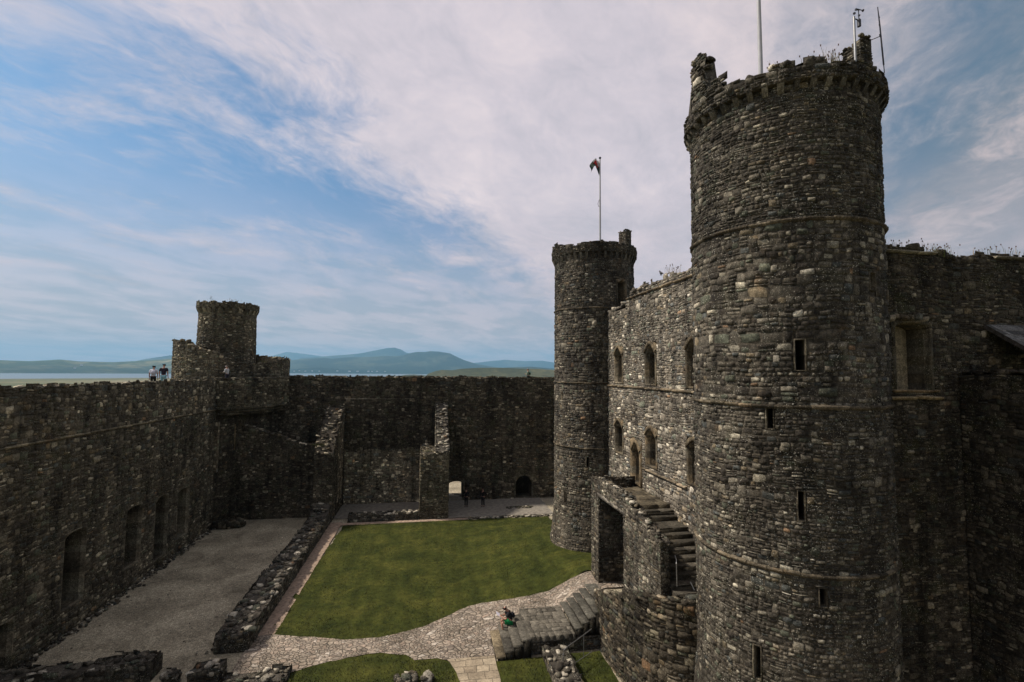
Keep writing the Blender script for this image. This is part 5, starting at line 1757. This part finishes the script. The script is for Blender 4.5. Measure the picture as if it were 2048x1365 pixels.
add_blades(26000, lawn, .03, .055)
add_blades(6000, [(-6.4, 19.8), (-6.3, 22.3), (-5.3, 23.0), (-3.3, 23.5), (-2.0, 23.65), (-.8, 23.4), (-.4, 22.95), (1.0, 22.6), (1.3, 21.9), (1.5, 20)], .03, .06)
add_blades(3500, [(3.3, 17), (3.3, 22.2), (8.0, 22.2), (8.0, 17)], .03, .07)
me = quadmesh('grass', V, F, C)
o = link('grass', me, M_DRY); tag(o, 'short grass blades over the ward lawns', 'grass', kind='stuff')

# ------------------------------------------------------------------ sea, far hills, haze
m_, w = mat('sea_water')
geo = w.n('ShaderNodeTexCoord').outputs['Object']
n1 = w.noise(geo, .02, 5, .6)
bp = w.n('ShaderNodeBump', {'Height': n1, 'Strength': .5, 'Distance': 2.0}).outputs[0]
principled(w, **{'Base Color': (.10, .13, .14), 'Roughness': .35, 'Normal': bp, 'Specular IOR Level': .5})
M_SEA = m_
rr_ = [0.0, 3500, 4500, 6000, 8000, 12000, 20000, 30000]
V = [(0, 0, -60)]; F = []
for r in rr_[1:]:
    for k in range(48): V.append((r * cos(2 * pi * k / 48), r * sin(2 * pi * k / 48), -60))
F = [(0, 1 + k, 1 + (k + 1) % 48) for k in range(48)]
for i in range(len(rr_) - 2):
    for k in range(48):
        a = 1 + i * 48
        F.append((a + k, a + 48 + k, a + 48 + (k + 1) % 48, a + (k + 1) % 48))
me = bpy.data.meshes.new('sea'); me.from_pydata(V, [], F)
o = link('sea', me, M_SEA); tag(o, kind='structure')


def hill_mat(name, lowc, highc, patch, pscale):
    m_, w = mat(name)
    geo = w.n('ShaderNodeTexCoord').outputs['Object']
    n1 = w.noise(geo, pscale, 8, .65, .4); n2 = w.noise(geo, pscale * 6, 5, .6)
    zz = w.n('ShaderNodeSeparateXYZ', {0: geo}).outputs[2]
    up = w.n('ShaderNodeMapRange', {0: zz, 1: -30, 2: 120, 3: 0, 4: 1}).outputs[0]
    c = w.mix(up, lowc, highc)
    c = w.mix(w.m('MULTIPLY', w.ramp(n1, [(.5, 0.0), (.6, 1.0)]), w.m('ADD', w.m('MULTIPLY', up, .7), .15)), c, patch)
    c = w.mix(.8, c, w.ramp(n2, [(.3, .55), (.7, 1.5)]), 'MULTIPLY')
    principled(w, **{'Base Color': c, 'Roughness': .95, 'Specular IOR Level': .05})
    return m_


def ridge(pix, D, Wf, Wb, m_, seed, ext=(0, 0), rough=.12, nb=220, nr=26):
    """a range of hills: (direction, skyline height) pairs read off the photo, built as real terrain"""
    B = []; Hh = []
    for px, py in pix:
        b = radians(9.7) + math.atan((px - 1024) / 967); dep = D * cos(b - radians(9.7))
        hor = 743 + (px - 1024) * .00873
        B.append(b); Hh.append(max(13 + (hor - py) / 967 * dep, -59))
    B = np.array(B); Hh = np.array(Hh)
    bb = np.linspace(B[0] - radians(ext[0]), B[-1] + radians(ext[1]), nb)
    V = []
    rg = np.random.default_rng(seed); ph = rg.uniform(0, 6.28, 12)
    for b in bb:
        H = np.interp(b, B, Hh)
        if b < B[0]: H = -61 + (Hh[0] + 61) * max(0, 1 - (B[0] - b) / radians(ext[0] + 1e-6))
        if b > B[-1]: H = -61 + (Hh[-1] + 61) * max(0, 1 - (b - B[-1]) / radians(ext[1] + 1e-6))
        for j in range(nr):
            t = j / (nr - 1) * 2 - 1       # -1 front .. 0 crest .. 1 back
            r = D + (Wf * t if t < 0 else Wb * t)
            a = 1 - abs(t)
            prof = a ** 1.15 if t < 0 else a ** .8
            n_ = sum(math.sin(b * (60 * 1.8 ** k) + ph[k] + t * (3 + 2 * k)) * .6 ** k for k in range(5)) * rough * (1 - a) * min(1, a * 5)
            z = -62 + (H + 62) * max(0, min(.985 if abs(t) > .02 else 1, prof * (1 + n_)))
            V.append((r * sin(b), r * cos(b), z))
    F = [(i * nr + j, i * nr + j + 1, (i + 1) * nr + j + 1, (i + 1) * nr + j) for i in range(nb - 1) for j in range(nr - 1)]
    me = quadmesh('hills', V, F)
    me.polygons.foreach_set('use_smooth', np.ones(len(F), dtype=bool))
    o = link('hills', me, m_); tag(o, kind='structure')


HM1 = hill_mat('wooded_hills', (.014, .026, .018), (.022, .034, .022), (.065, .075, .045), .0011)
HM2 = hill_mat('field_hills', (.022, .036, .018), (.060, .078, .032), (.24, .21, .11), .0016)
HM3 = hill_mat('near_hill', (.06, .06, .025), (.035, .045, .018), (.14, .12, .05), .004)
ridge([(0, 720), (60, 722), (120, 718.5), (160, 722.5), (230, 724), (300, 720), (360, 716), (420, 715), (470, 719), (520, 724), (560, 728)], 9500, 1500, 2500, HM2, 1, (6, 1))
ridge([(250, 727), (290, 718), (340, 710), (400, 706), (470, 710), (510, 716), (545, 722)], 17000, 2500, 2500, HM1, 2, (2, 2))
ridge([(505, 716), (530, 712), (560, 715), (585, 720), (640, 727)], 15000, 1500, 2000, HM1, 6, (1, 2))
ridge([(540, 712), (575, 703), (610, 707), (650, 713), (700, 716), (800, 718)], 26000, 3000, 3000, HM1, 7, (2, 2))
ridge([(600, 716), (650, 712), (690, 709), (725, 705), (755, 699), (775, 695), (790, 694), (802, 698), (812, 704), (830, 708), (870, 716), (920, 726)], 18500, 2800, 2500, HM1, 3, (1, 1))
ridge([(560, 730), (585, 720), (610, 717), (650, 715), (665, 717), (690, 714), (740, 713), (765, 711), (790, 712), (806, 710), (820, 705), (835, 702.5), (850, 703), (860, 701), (878, 702), (900, 706), (912, 712), (930, 720), (955, 728), (1000, 736)], 12500, 2600, 2500, HM1, 4, (1, 3))
ridge([(930, 728), (980, 722), (1010, 719), (1050, 722), (1085, 721), (1110, 725), (1200, 720), (1300, 730)], 21000, 2500, 2500, HM1, 8, (2, 3))
ridge([(575, 741), (600, 737), (640, 735), (680, 738), (705, 741), (740, 743)], 10200, 400, 600, HM1, 9, (1, 1))
ridge([(858, 747), (872, 742), (885, 739.5), (905, 740), (925, 737), (960, 735), (1000, 735), (1040, 736.5), (1075, 737), (1110, 740), (1200, 743), (1400, 740)], 3300, 420, 700, HM3, 5, (1, 6), .05)
ridge([(1010, 735), (1060, 733), (1100, 737), (1200, 734), (1400, 735)], 8500, 900, 1500, HM1, 10, (3, 3))
ridge([(800, 752), (815, 749.5), (830, 749), (850, 751), (870, 753)], 4300, 150, 150, HM3, 11, (.3, .3))

def house(label, px, py, D, wd, seed):
    rng = random.Random(seed)
    b = radians(9.7) + math.atan((px - 1024) / 967); dep = D * cos(b - radians(9.7)); hor = 743 + (px - 1024) * .00873
    zc = max(13 + (hor - py) / 967 * dep, -59.5)
    x, y = D * sin(b), D * cos(b)
    t = thing('house', label, 'house', (x, y, zc - 2), 'small white houses on the far shore')
    ux, uy = cos(b + .2), -sin(b + .2); vx, vy = uy, -ux
    dp, h1, h2 = wd * .5, wd * .38, wd * .62
    P = lambda a, c, z: (x + ux * a * wd / 2 + vx * c * dp / 2, y + uy * a * wd / 2 + vy * c * dp / 2, zc - 2 + z)
    V = [P(-1, -1, -4), P(1, -1, -4), P(1, 1, -4), P(-1, 1, -4), P(-1, -1, h1), P(1, -1, h1), P(1, 1, h1), P(-1, 1, h1), P(-1, 0, h2 - .3), P(1, 0, h2 - .3)]
    me = bpy.data.meshes.new('wall'); me.from_pydata(V, [], [(0, 1, 5, 4), (1, 2, 6, 5), (2, 3, 7, 6), (3, 0, 4, 7), (5, 6, 9), (7, 4, 8)]); link('wall', me, M_WHITE, t)
    V = [P(-1.05, -1.1, h1), P(1.05, -1.1, h1), P(1.05, 0, h2), P(-1.05, 0, h2), P(-1.05, 1.1, h1), P(1.05, 1.1, h1)]
    me = bpy.data.meshes.new('roof'); me.from_pydata(V, [], [(0, 1, 2, 3), (3, 2, 5, 4)]); link('roof', me, M_METAL, t)


M_WHITE = simple_mat('whitewash', (.8, .8, .78), .8, 0, .05)
_r = random.Random(4)
for i, (px, py, D) in enumerate([(590, 743, 9700), (600, 742, 9700), (612, 743, 9700), (626, 742.5, 9700), (640, 743, 9700), (676, 742.5, 9750), (700, 743.5, 9750), (716, 743.5, 9750), (738, 743.5, 9800), (745, 743.5, 9800), (755, 743.5, 9800), (771, 743.5, 9800), (139, 727, 9300), (152, 736.5, 8400), (165, 731, 8900)]):
    house('tiny white house on the far shore across the water', px, py, D, _r.uniform(22, 40), i)

mt = bpy.data.meshes.new('haze')
x0, x1, y0, y1, z0, z1 = -30500, 30500, -30500, 30500, -68, 1100
mt.from_pydata([(x0, y0, z0), (x1, y0, z0), (x1, y1, z0), (x0, y1, z0), (x0, y0, z1), (x1, y0, z1), (x1, y1, z1), (x0, y1, z1)], [],
               [(0, 3, 2, 1), (4, 5, 6, 7), (0, 1, 5, 4), (1, 2, 6, 5), (2, 3, 7, 6), (3, 0, 4, 7)])
hm = bpy.data.materials.new('haze'); hm.use_nodes = True
w = NT(hm.node_tree)
vol = w.n('ShaderNodeVolumePrincipled', {'Color': (.34, .70, 1.0, 1), 'Density': 5.0e-5, 'Anisotropy': .1})
oo = w.n('ShaderNodeOutputMaterial'); w.t.links.new(vol.outputs[0], oo.inputs['Volume'])
o = link('haze', mt, hm); tag(o, kind='stuff')
